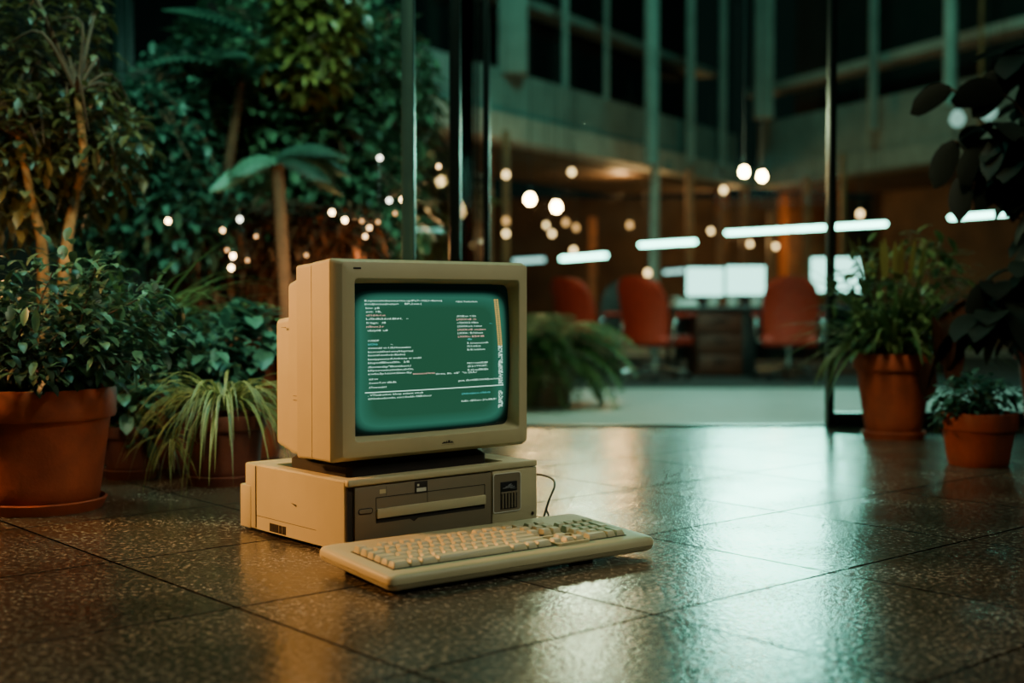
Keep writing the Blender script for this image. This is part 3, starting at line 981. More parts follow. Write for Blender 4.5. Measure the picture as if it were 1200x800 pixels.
def build_keyboard():
    # local axes: x along the long side, y away from the viewer
    ka = ANG + math.radians(-4.0)
    c = CO + CX * 0.148 + CY * (-0.178)
    t = thing('computer_keyboard', 'long cream computer keyboard lying on the floor tiles before the computer', 'keyboard', (c.x, c.y, 0), ka)
    W, D = 0.488, 0.205
    hw, hd = W / 2, D / 2
    tilt = math.radians(3.2)
    MT = Matrix.Translation((0, -hd, 0.0055)) @ Matrix.Rotation(tilt, 4, 'X') @ Matrix.Translation((0, hd, 0))
    n = 4
    rg = lambda i, z, r=0.012: [(x, y, z) for x, y in rr(-hw + i, hw - i, -hd + i, hd - i, r, n)]

    def done(name, bm, mat, parent=t, angle=25):
        bmesh.ops.transform(bm, matrix=MT, verts=bm.verts)
        return fin(name, bm, mat, parent, angle=angle)
    bm = bmesh.new()
    rings(bm, [rg(0.006, 0.0), rg(0.002, 0.003), rg(0.0, 0.0085)], True, True)
    done('lower_shell', bm, M['cream'])
    bm = bmesh.new()
    rings(bm, [rg(0.0015, 0.008), rg(0.0015, 0.0100)], True, True)
    done('shell_seam', bm, M['groove'])
    bm = bmesh.new()
    rings(bm, [rg(0.0, 0.0095), rg(0.0, 0.016), rg(0.0025, 0.0205), rg(0.008, 0.0225), rg(0.02, 0.0228)], True, True)
    done('upper_shell', bm, M['cream'], angle=40)
    Z = 0.0229
    u = 0.0187
    kx = -hw + 0.023          # left edge of the key field
    ky = -hd + 0.029          # front edge of the key field
    wells = ((kx - 0.002, kx + 15 * u + 0.001, ky - 0.002, ky + 5 * u + 0.001), (kx - 0.002, kx + 15 * u + 0.001, ky + 5.05 * u, ky + 6.1 * u),
             (kx + 15.35 * u, kx + 18.4 * u, ky - 0.002, ky + 2 * u + 0.001), (kx + 15.35 * u, kx + 18.4 * u, ky + 3 * u - 0.002, ky + 5 * u + 0.001),
             (kx + 15.35 * u, kx + 18.4 * u, ky + 5.05 * u, ky + 6.1 * u), (kx + 18.75 * u, kx + 22.8 * u, ky - 0.002, ky + 5 * u + 0.001))
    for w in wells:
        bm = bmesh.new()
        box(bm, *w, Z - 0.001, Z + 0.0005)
        done('key_well_shade', bm, M['gap_shade'])  # flat dark plates in place of shaded wells
    # raised rim round the arrow keys
    bm = bmesh.new()
    a = [(x, y) for x, y in rr(kx + 15.15 * u, kx + 18.6 * u, ky - 0.007, ky + 2 * u + 0.007, 0.005, n)]
    b = [(x, y) for x, y in rr(kx + 15.3 * u, kx + 18.45 * u, ky - 0.003, ky + 2 * u + 0.002, 0.003, n)]
    rings(bm, [[(x, y, Z - 0.001) for x, y in a], [(x, y, Z + 0.004) for x, y in a], [(x, y, Z + 0.004) for x, y in b], [(x, y, Z) for x, y in b]])
    done('key_surround', bm, M['cream'])

    cache = {}

    def key_mesh(w, d, hgt):
        k = (round(w, 3), round(d, 3), hgt)
        if k in cache:
            return cache[k]
        bm = bmesh.new()
        g = 0.0011
        W2, D2 = w * u / 2 - g, d * u / 2 - g
        q = lambda a, b, z, r, oy=0.0: [(x, y + oy, z) for x, y in rr(-a, a, -b, b, r, 2)]
        rings(bm, [q(W2, D2, 0, 0.001), q(W2 - 0.0004, D2 - 0.0004, 0.0025, 0.001), q(W2 - 0.0018, D2 - 0.0021, hgt - 0.0008, 0.0018, 0.0006),
                   q(W2 - 0.0026, D2 - 0.0029, hgt, 0.0018, 0.0006), q(W2 - 0.0050, D2 - 0.0050, hgt - 0.0006, 0.001, 0.0005)], True, True)
        me = bpy.data.meshes.new('key')
        bmesh.ops.recalc_face_normals(bm, faces=bm.faces)
        bm.to_mesh(me)
        bm.free()
        for p in me.polygons:
            p.use_smooth = True
        me.set_sharp_from_angle(angle=math.radians(28))
        me.materials.append(M['cream_key'])
        cache[k] = me
        return me
    rot = Matrix.Rotation(tilt, 4, 'X')

    def key(ux, uy, w=1, d=1, hgt=0.0088):
        o = bpy.data.objects.new('key', key_mesh(w, d, hgt))
        C.objects.link(o)
        o.parent = t
        o.location = MT @ Vector((kx + (ux + w / 2) * u, ky + (uy + d / 2) * u, Z))
        o.rotation_euler = (tilt, 0, 0)
    rows = ([(1.5,), (1,), (1.5,), (7,), (1.5,), (1,), (1.5,)],
            [2.25] + [1] * 10 + [2.75], [1.75] + [1] * 11 + [2.25], [1.5] + [1] * 12 + [1.5], [1] * 13 + [2])
    hts = (0.0086, 0.0086, 0.0088, 0.0094, 0.0100)
    for r, row in enumerate(rows):
        x = 0.0
        for w in row:
            w = w[0] if isinstance(w, tuple) else w
            key(x, r, w, 1, hts[r])
            x += w
    for x in (0, 2, 3, 4, 5, 6.5, 7.5, 8.5, 9.5, 11, 12, 13, 14):
        key(x, 5.08, 1, 1, 0.0102)
    for x in (15.08, 16.38, 17.38):
        key(x, 0, hgt=0.0086)
        key(x, 3, hgt=0.0094)
        key(x, 4, hgt=0.0100)
        key(x, 5.08, hgt=0.0102)
    key(16.38, 1, hgt=0.0086)
    for r in (1, 2, 3):
        for x in (18.78, 19.78, 20.78):
            key(x, r, hgt=hts[r])
    key(18.78, 0, 2)
    key(20.78, 0)
    for x in (18.78, 19.78, 20.78, 21.78):
        key(x, 4, hgt=0.0100)
    key(21.78, 2, 1, 2, 0.0090)
    key(21.78, 0, 1, 2, 0.0086)
    # indicator strip above the number pad
    bm = bmesh.new()
    box(bm, kx + 18.85 * u, kx + 22.7 * u, ky + 5.5 * u, ky + 6.35 * u, Z - 0.001, Z + 0.0008, 0.0005, 1)
    done('indicator_strip', bm, M['cream'])
    # feet
    for x in (-hw + 0.03, hw - 0.16):
        bm = bmesh.new()
        box(bm, x, x + 0.045, hd - 0.06, hd - 0.03, 0.0, 0.0165, 0.002)
        fin('rear_foot', bm, M['black'], t)
        bm = bmesh.new()
        box(bm, x + 0.002, x + 0.043, -hd + 0.014, -hd + 0.026, 0.0, 0.0070, 0.002)
        fin('front_foot', bm, M['black'], t)
    # cord from the back of the keyboard to the rear of the case
    inv = Matrix.Rotation(-ka, 4, 'Z') @ Matrix.Translation((-c.x, -c.y, 0))
    pts = [at(637, 606, 2.20), at(640, 596, 2.235), at(644, 584, 2.27), at(650, 570, 2.31), at(648, 562, 2.36), at(638, 557, 2.42), at(625, 556, 2.47), at(600, 560, 2.50), at(575, 566, 2.50)]
    bm = bmesh.new()
    tube(bm, spline([inv @ p for p in pts], 8), 0.0022, 8)
    fin('cord', bm, M['cable'], t, angle=60)
    pts = [at(640, 596, 2.235), at(643, 604, 2.23), at(646, 612, 2.225)]
    bm = bmesh.new()
    tube(bm, spline([inv @ p for p in pts], 6), 0.0018, 8)
    fin('cord', bm, M['cable'], t, angle=60)


# ================================================================== plants in the lobby
def P(px, Y):
    return (at(px, 400, Y).x, Y, 0)


def big_left_pot():
    t = thing('potted_bush', 'bushy dark green plant in the large terracotta pot at the left edge', 'potted plant', P(46, 2.44))
    pot(t, 0.140, 0.106, 0.232, M['terracotta'], 0.25, saucer=True)
    fo = Fol()
    pts = []
    for k in range(150):
        u = rnd_dir(-0.1, 0.95)
        q = Vector((u.x * 0.26, u.y * 0.18, 0.26 + u.z * 0.23 + 0.05 * max(0, u.x)))
        if k % 4 == 0:
            pts.append(q)
        for j in range(15):
            f = 0.35 + 0.7 * j / 15
            p = Vector((0, 0, 0.2)).lerp(q, f) + Vector((R.uniform(-.025, .025), R.uniform(-.025, .025), R.uniform(-.015, .025)))
            fo.leaf(p, u + rnd_dir(-0.7, 0.6), R.uniform(0.024, 0.046), R.uniform(0.012, 0.021), droop=1.1, seg=4, prof='lance', tint=R.choice((0.35, 0.6, 0.9, 1.2, 1.7)))
    fo.build('foliage', M['leaf_dark'], t)
    stems_to(t, pts, (0, 0, 0.2), 0.0025, M['bark_dark'], 0.05)
    # dry straw hanging at the left
    fo = Fol()
    for k in range(70):
        a = R.uniform(2.4, 4.6)
        fo.leaf((0.05 * math.cos(a) - 0.03, -0.05 + 0.03 * math.sin(a), 0.2), (math.cos(a) * 0.5, -0.35 + R.uniform(-.3, .3), 1.1), R.uniform(0.1, 0.2), 0.005, droop=2.2, seg=5, prof='blade', dry=1)
    fo.build('dry_stalks', M['leaf_brown'], t)


def grass_clump(name, label, px, Y, base_z, n, L, W, mat, droop, potspec, group=None, zmin=0.5, seg=6, zmax=2.2):
    t = thing(name, label, 'potted plant', P(px, Y), 0, group)
    rt, rb, h, pm, sauc = potspec
    pot(t, rt, rb, h, M[pm], 0.22, sauc)
    fo = Fol()
    for k in range(n):
        a = R.uniform(0, 2 * PI)
        e = R.uniform(zmin, zmax)
        r = rt * 0.45 * math.sqrt(R.random())
        l = L * R.uniform(0.55, 1.15)
        fo.leaf((r * math.cos(a), r * math.sin(a), base_z), (math.cos(a), math.sin(a), e), l, W * R.uniform(0.7, 1.2), droop=droop * R.uniform(0.7, 1.25), seg=seg, prof='blade')
    fo.build('foliage', mat, t)
    return t


def bush_pot(name, label, px, Y, potspec, blobs, L, W, mat, prof='lance', droop=0.8, cat='potted plant', stemn=14, stem_mat=None, rim=0.24):
    t = thing(name, label, cat, P(px, Y))
    rt, rb, h, pm, sauc = potspec
    pot(t, rt, rb, h, M[pm], rim, sauc)
    fo = Fol()
    pts = []
    for (c, rad, n) in blobs:
        blob(fo, c, rad, n, L, W, droop, prof, seg=4)
        for k in range(stemn):
            u = rnd_dir(-0.4, 1)
            pts.append(Vector(c) + Vector((u.x * rad[0], u.y * rad[1], u.z * rad[2])) * 0.75)
    fo.build('foliage', mat, t)
    stems_to(t, pts, (0, 0, h - 0.035), 0.0035, stem_mat, rt * 0.3)
    return t


def tree(name, label, base, trunks, blobs, L, W, mat, bark, prof='lance', droop=0.7, branch=12, r0=0.03, seg=3, lo=0.5, hi=1.5, bmat=None):
    t = thing(name, label, 'tree', base)
    b = Vector(base)
    for tr in trunks:
        bm = bmesh.new()
        pp = spline([Vector(p) - b for p in tr], 6)
        tube(bm, pp, [r0 * (1 - 0.5 * i / (len(pp) - 1)) for i in range(len(pp))], 12)
        fin('trunk', bm, bark, t, angle=60)
    bm = bmesh.new()
    fo = Fol()
    for (c, rad, n) in blobs:
        c = Vector(c) - b
        top = min((Vector(tr[-1]) - b for tr in trunks), key=lambda q: (q - c).length)
        for k in range(branch):
            u = rnd_dir(-0.8, 1)
            q = c + Vector((u.x * rad[0], u.y * rad[1], u.z * rad[2])) * 0.85
            mid = (top + q) / 2 + Vector((R.uniform(-.05, .05), R.uniform(-.05, .05), 0.08))
            tube(bm, spline([top, mid, q], 4), [r0 * 0.35 * (1 - 0.75 * i / 8) for i in range(9)], 6)
        blob(fo, c, rad, n, L, W, droop, prof, seg=seg, lo=lo, hi=hi)
    fin('branch', bm, bmat or bark, t, angle=60)
    fo.build('foliage', mat, t)
    return t


def build_plants():
    big_left_pot()
    # tall ficus with two pale stems behind it
    Y = 3.1
    b = P(58, Y)
    t = tree('ficus_tree', 'tall leafy tree with two pale warm-lit stems behind the large left pot', (b[0], b[1], 0),
             [[(b[0] - .02, Y, 0.2), at(50, 300, Y), at(38, 238, Y), at(22, 160, Y)], [(b[0] + .02, Y, 0.2), at(78, 290, Y), at(88, 235, Y + .05), at(98, 185, Y), at(90, 110, Y)]],
             [(at(40, 70, Y + .2), (0.20, 0.25, 0.32), 1100), (at(105, 165, Y + .1), (0.15, 0.2, 0.15), 520), (at(5, 190, Y), (0.2, 0.2, 0.22), 700), (at(60, 225, Y + .2), (0.22, 0.15, 0.10), 420)],
             0.05, 0.021, M['leaf_olive'], M['bark'], droop=1.3, r0=0.016, branch=9, lo=0.25, hi=1.0, bmat=M['bark_dark'])
    pot(t, 0.15, 0.11, 0.24, M['terracotta_dark'], 0.25)
    # dry twigs of the ficus
    # arching grass behind the bush
    grass_clump('arching_grass', 'clump of long arching yellow-green grass behind the large left pot', 150, 3.15, 0.24, 150, 0.44, 0.014, M['leaf_mid'], 1.6, (0.10, 0.08, 0.26, 'terracotta_dark', False), zmin=0.5)
    # fern with feather leaves, upper right of the bush
    t = thing('potted_fern', 'pale feathery fern arching beside the grass, left of the monitor', 'potted plant', P(195, 3.35))
    pot(t, 0.10, 0.075, 0.24, M['terracotta_dark'])
    fo = Fol()
    for k in range(26):
        a = R.uniform(0, 2 * PI)
        fo.frond((0, 0, 0.24), (math.cos(a), math.sin(a), R.uniform(0.7, 1.8)), R.uniform(0.28, 0.42), 0.06, 0.014, n=16, droop=1.7)
    fo.build('foliage', M['leaf_mid'], t)
    # small squat pot on a dish
    bush_pot('leafy_plant', 'small bluish-green leafy plant in a squat brown pot on a dish', 152, 2.86, (0.060, 0.052, 0.118, 'terracotta_dark', True),
             [((0.0, -0.01, 0.165), (0.075, 0.06, 0.07), 90), ((0.05, -0.03, 0.11), (0.05, 0.04, 0.04), 16)], 0.055, 0.030, M['leaf_teal'], 'oval', stemn=6)
    # spider plant
    t = grass_clump('spider_plant', 'spider plant with pale striped arching leaves in a dark red pot left of the monitor', 262, 2.78, 0.165, 210, 0.265, 0.0080, M['leaf_varieg'], 2.9,
                    (0.090, 0.074, 0.150, 'terracotta_dark', True), zmin=0.15, seg=9, zmax=1.5)
    fo = Fol()
    for (dx, dy) in ((-0.10, -0.06), (-0.115, -0.02)):
        for k in range(9):
            fo.leaf((dx, dy, 0.10), (R.uniform(-.7, .7), R.uniform(-.7, .3), R.uniform(-.9, .3)), R.uniform(0.07, 0.13), 0.010, droop=1.6, seg=6, prof='blade')
    for k in range(5):
        fo.leaf((-0.03, -0.03, 0.165), (-0.9, -0.5, 0.7), 0.18, 0.006, droop=3.2, seg=8, prof='blade')
    fo.build('runner', M['leaf_varieg'], t)
    # leafy plants behind the spider plant
    bush_pot('leafy_plant', 'bluish leafy plant in a tall terracotta pot directly left of the monitor', 292, 3.25, (0.10, 0.075, 0.30, 'terracotta', False),
             [((0.0, -0.06, 0.28), (0.10, 0.08, 0.10), 110), ((-0.06, -0.08, 0.22), (0.08, 0.05, 0.08), 60)], 0.07, 0.042, M['leaf_teal'], 'oval', stemn=8)
    bush_pot('leafy_plant', 'spreading bluish-green plant behind the spider plant and under the fern', 218, 3.05, (0.085, 0.065, 0.2, 'terracotta_dark', False),
             [((-0.03, -0.02, 0.29), (0.17, 0.10, 0.10), 260), ((0.06, -0.04, 0.24), (0.12, 0.1, 0.08), 120), ((-0.14, -0.04, 0.34), (0.10, 0.08, 0.08), 110)], 0.055, 0.024, M['leaf_teal'], 'lance', stemn=10)
    t = thing('dracaena', 'small yellow-tipped strap leaf plant between spider plant and fern', 'potted plant', P(262, 3.5))
    pot(t, 0.075, 0.06, 0.2, M['terracotta_dark'])
    fo = Fol()
    for k in range(18):
        a = R.uniform(0, 2 * PI)
        fo.leaf((0, 0, 0.2), (math.cos(a) * .7, math.sin(a) * .7, 1.5), R.uniform(0.15, 0.28), 0.022, droop=1.9, seg=6, prof='blade')
    fo.build('foliage', M['leaf_yellow'], t)

    # ---- right-hand group
    t = thing('leafy_plant', 'tall grassy plant with drooping strap leaves in a terracotta pot by the dark post', 'potted plant', P(1048, 3.68))
    pot(t, 0.115, 0.078, 0.245, M['terracotta'], 0.2, saucer=True)
    fo = Fol()
    for k in range(130):
        a = R.uniform(0, 2 * PI)
        fo.leaf((0.05 * math.cos(a), 0.05 * math.sin(a), 0.22), (math.cos(a), math.sin(a), R.uniform(0.6, 3.2)), R.uniform(0.2, 0.42), R.uniform(0.012, 0.020), droop=R.uniform(1.0, 2.6), seg=7, prof='blade')
    for k in range(10):
        fo.leaf((-0.06, -0.03, 0.25), (-1, -0.3 + R.uniform(-.3, .3), R.uniform(0.6, 1.2)), R.uniform(0.2, 0.28), 0.018, droop=3.2, seg=8, prof='blade')
    blob(fo, (0.03, 0, 0.42), (0.22, 0.14, 0.17), 420, 0.06, 0.02, 0.9)
    blob(fo, (0.0, -0.02, 0.31), (0.15, 0.12, 0.07), 160, 0.06, 0.022, 0.9)
    fo.build('foliage', M['leaf_mid'], t)
    fo = Fol()
    for k in range(26):
        a = R.uniform(0, 2 * PI)
        fo.leaf((0.1 * math.cos(a), 0.1 * math.sin(a), 0.45), (math.cos(a) * 0.25, math.sin(a) * 0.25, 1), R.uniform(0.08, 0.14), 0.016, droop=0.1, seg=4, prof='lance')
    fo.build('seed_head', M['leaf_yellow'], t)
    bush_pot('leafy_plant', 'low bushy small-leaved plant in the small terracotta pot at front right', 1148, 3.08, (0.090, 0.070, 0.128, 'terracotta', False),
             [((-0.005, 0, 0.165), (0.105, 0.09, 0.055), 330), ((-0.085, -0.02, 0.125), (0.035, 0.04, 0.04), 40)], 0.030, 0.016, M['leaf_teal'], 'oval', stemn=14, rim=0.34)
    # big dark plant with broad leaves at the right edge
    t = thing('rubber_plant', 'tall dark broad-leaved plant in a big terracotta pot at the right edge', 'potted plant', P(1268, 3.32))
    pot(t, 0.168, 0.125, 0.30, M['terracotta'], 0.2)
    fo = Fol()
    bm = bmesh.new()
    bx = Vector(P(1268, 3.32))
    tops = [at(1250, 250, 3.25), at(1215, 320, 3.25), at(1205, 60, 3.3), at(1168, 150, 3.25), at(1215, 200, 3.2), at(1230, 120, 3.4), at(1160, 345, 3.3), at(1165, 370, 3.22)]
    for q in tops:
        q = q - bx
        b = Vector((R.uniform(-.03, .03), R.uniform(-.03, .03), 0.26))
        pth = spline([b, b.lerp(q, 0.5) + Vector((0.05, 0, 0.05)), q], 5)
        tube(bm, pth, 0.007, 8)
        for k, p in enumerate(pth[2:]):
            for j in range(8):
                fo.leaf(p + rnd_dir(-1, 1) * 0.03, rnd_dir(-0.8, 0.35), R.uniform(0.10, 0.17), R.uniform(0.06, 0.085), droop=1.2, seg=6, prof='oval', fold=0.2)
    # broad leaves that reach furthest left, in front of the office lights
    for (px, py, dx, dz, l) in ((1115, 104, -1, -0.35, 0.12), (1120, 165, -0.45, -0.9, 0.13), (1165, 165, -0.8, -0.7, 0.15), (1130, 205, -0.2, -1, 0.12), (1175, 110, -1, 0.1, 0.15), 
                            (1190, 80, -0.7, -0.6, 0.16), (1165, 330, -0.7, -0.7, 0.12), (1185, 190, -0.8, -0.8, 0.15)):
        p = at(px, py, 3.25) - bx
        fo.leaf(p, (dx, R.uniform(-.3, .2), dz), l, l * 0.5, droop=0.6, seg=6, prof='oval', fold=0.2, tint=0.8, side=Vector((dx, 0, dz)).cross(Vector((0.25, 1, 0.2))))
        tube(bm, spline([p, p + Vector((0.07, 0.02, -0.06)), Vector((0, 0, 0.5)) + (p - Vector((0, 0, 0.5))) * 0.3], 4), 0.003, 6)
    fin('stem', bm, M['bark_dark'], t, angle=60)
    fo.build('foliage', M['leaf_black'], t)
    fo = Fol()
    for (px, py, l) in ((1092, 400, 0.13), (1112, 395, 0.15), (1100, 440, 0.12), (1125, 430, 0.12), (1085, 455, 0.10), (1130, 380, 0.12)):
        p = at(px, py - 30, 3.3) - bx
        fo.leaf(p, (R.uniform(-.4, 0.1), R.uniform(-.3, .1), -1), l, l * 0.5, droop=0.3, seg=6, prof='oval', fold=0.3, tint=R.uniform(0.6, 1.1))
    fo.build('dry_leaf', M['leaf_brown'], t)


def build_trees():
    global DENS
    DENS = 2.4
    # dense greenery between the lobby and the dark left wall; it grows from the lower level
    def bed(px, Y):
        return (at(px, 400, Y).x, Y, -0.30)
    Y = 5.2
    tree('broad_tree', 'tall dense dark tree in the middle of the left greenery', bed(300, Y),
         [[(at(300, 400, Y).x, Y, -0.3), at(305, 250, Y), at(300, 120, Y), at(310, 40, Y)]],
         [(at(300, 110, Y), (0.42, 0.4, 0.38), 900), (at(350, 190, Y), (0.35, 0.4, 0.35), 700), (at(420, 120, Y + .3), (0.35, 0.4, 0.45), 800), (at(250, 230, Y), (0.35, 0.4, 0.3), 500), (at(400, 250, Y), (0.35, 0.4, 0.3), 550)],
         0.085, 0.036, M['leaf_dark'], M['bark_dark'], droop=1.1, r0=0.04)
    Y = 5.0
    tree('yellow_leaved_tree', 'yellow-green leafy branches high above the monitor', bed(372, Y),
         [[(at(372, 400, Y).x, Y, -0.3), at(375, 250, Y), at(368, 90, Y)]],
         [(at(372, 20, Y), (0.17, 0.2, 0.17), 330), (at(360, 80, Y - .1), (0.16, 0.2, 0.14), 170)], 0.08, 0.034, M['leaf_yellow'], M['bark_dark'], droop=1.4, r0=0.025)
    Y = 6.2
    tree('shade_tree', 'dim dark tree behind the folding glass door', bed(500, Y),
         [[(at(500, 400, Y).x, Y, -0.3), at(495, 260, Y), at(460, 150, Y)]],
         [(at(440, 120, Y), (0.28, 0.4, 0.4), 500), (at(500, 235, Y), (0.3, 0.4, 0.28), 480), (at(450, 250, Y), (0.35, 0.4, 0.35), 450)], 0.09, 0.036, M['leaf_olive'], M['bark_dark'], droop=1.1, r0=0.035, lo=0.35, hi=1.1)
    Y = 4.6
    tree('small_leaved_tree', 'bluish small-leaved tree right of the tall pale-stemmed tree', bed(175, Y),
         [[(at(175, 400, Y).x, Y, -0.3), at(178, 300, Y), at(165, 200, Y), at(170, 120, Y)]],
         [(at(165, 190, Y), (0.26, 0.3, 0.32), 700), (at(215, 120, Y + .3), (0.22, 0.3, 0.22), 420), (at(130, 260, Y), (0.22, 0.3, 0.2), 350), (at(225, 260, Y), (0.2, 0.3, 0.22), 350)],
         0.06, 0.028, M['leaf_teal'], M['bark_dark'], droop=1.2, r0=0.025, lo=0.3, hi=1.2)
    # warm brown hanging growth under the trees
    Y = 4.7
    tree('hanging_creeper', 'brownish hanging creeper between the tree trunks above the spider plant', bed(290, Y),
         [[(at(290, 400, Y).x, Y, -0.3), at(285, 330, Y), at(290, 250, Y)]],
         [(at(250, 310, Y), (0.25, 0.25, 0.2), 330), (at(330, 300, Y), (0.28, 0.25, 0.22), 380), (at(400, 300, Y), (0.2, 0.25, 0.2), 260)], 0.09, 0.02, M['leaf_brown'], M['bark_dark'], droop=2.5, r0=0.02)
    # banana plant: broad pale leaf at the top, more leaves below
    b = Vector(bed(245, 4.75))
    t = thing('banana_plant', 'banana plant whose broad pale leaf reaches over the trees at the top left', 'tree', b)
    bm = bmesh.new()
    top = at(282, 95, 4.75) - b
    tube(bm, spline([Vector((0, 0, 0)), Vector((0.03, 0, 0.8)), top], 6), [0.035 - 0.02 * i / 12 for i in range(13)], 12)
    fin('trunk', bm, M['bark_dark'], t, angle=60)
    fo = Fol()
    q = at(300, 46, 4.6) - b
    fo.frond(q, at(240, -2, 4.6) - at(300, 46, 4.6), 0.36, 0.10, 0.05, n=16, droop=0.9, tint=1.0, hang=1.0)
    for k in range(5):
        a = 0.3 + k * 1.1
        fo.frond(top, (math.cos(a), math.sin(a), 0.8), 0.4, 0.10, 0.045, n=14, droop=1.5, tint=0.55, hang=1.0)
    tube_bm = bmesh.new()
    tube(tube_bm, spline([top, (top + q) / 2 + Vector((0, 0, 0.01)), q], 5), 0.006, 6)
    fin('stem', tube_bm, M['stem'], t, angle=60)
    fo.build('foliage', M['leaf_teal'], t)
    # palm; a brighter tint makes its drooping frond look lit
    b = Vector(bed(330, 4.4))
    t = thing('palm', 'palm with a pale drooping frond in the middle of the left greenery', 'tree', b)
    top = at(325, 188, 4.4) - b
    bm = bmesh.new()
    tube(bm, spline([Vector((0, 0, 0)), Vector((0.02, 0, 0.5)), top], 6), 0.022, 10)
    fin('trunk', bm, M['bark_dark'], t, angle=60)
    fo = Fol()
    fo.frond(top, (-1, -0.25, 0.25), 0.27, 0.12, 0.018, n=20, droop=1.6, tint=1.5, hang=2.4)
    fo.frond(top, (-0.8, -0.7, 0.5), 0.22, 0.10, 0.018, n=18, droop=1.8, tint=1.1, hang=2.4)
    for k in range(7):
        a = R.uniform(-1.2, 2.2)
        fo.frond(top, (math.cos(a), math.sin(a), R.uniform(0.2, 0.9)), 0.28, 0.11, 0.018, n=18, droop=1.6, tint=R.uniform(0.25, 0.5), hang=1.8)
    fo.build('foliage', M['leaf_teal'], t)
    # fern in the office beside the monitor
    x = at(640, 400, 8.3).x
    t = thing('potted_fern', 'large fern spilling onto the pale office floor right of the monitor', 'potted plant', (x, 8.3, -0.30))
    pot(t, 0.20, 0.15, 0.32, M['terracotta_dark'])
    fo = Fol()
    for k in range(110):
        a = R.uniform(0, 2 * PI)
        fo.frond((0, 0, 0.32), (math.cos(a), math.sin(a) * 0.7, R.uniform(0.0, 1.8)), R.uniform(0.5, 0.8), 0.13, 0.030, n=16, droop=2.6)
    fo.build('foliage', M['leaf_mid'], t)


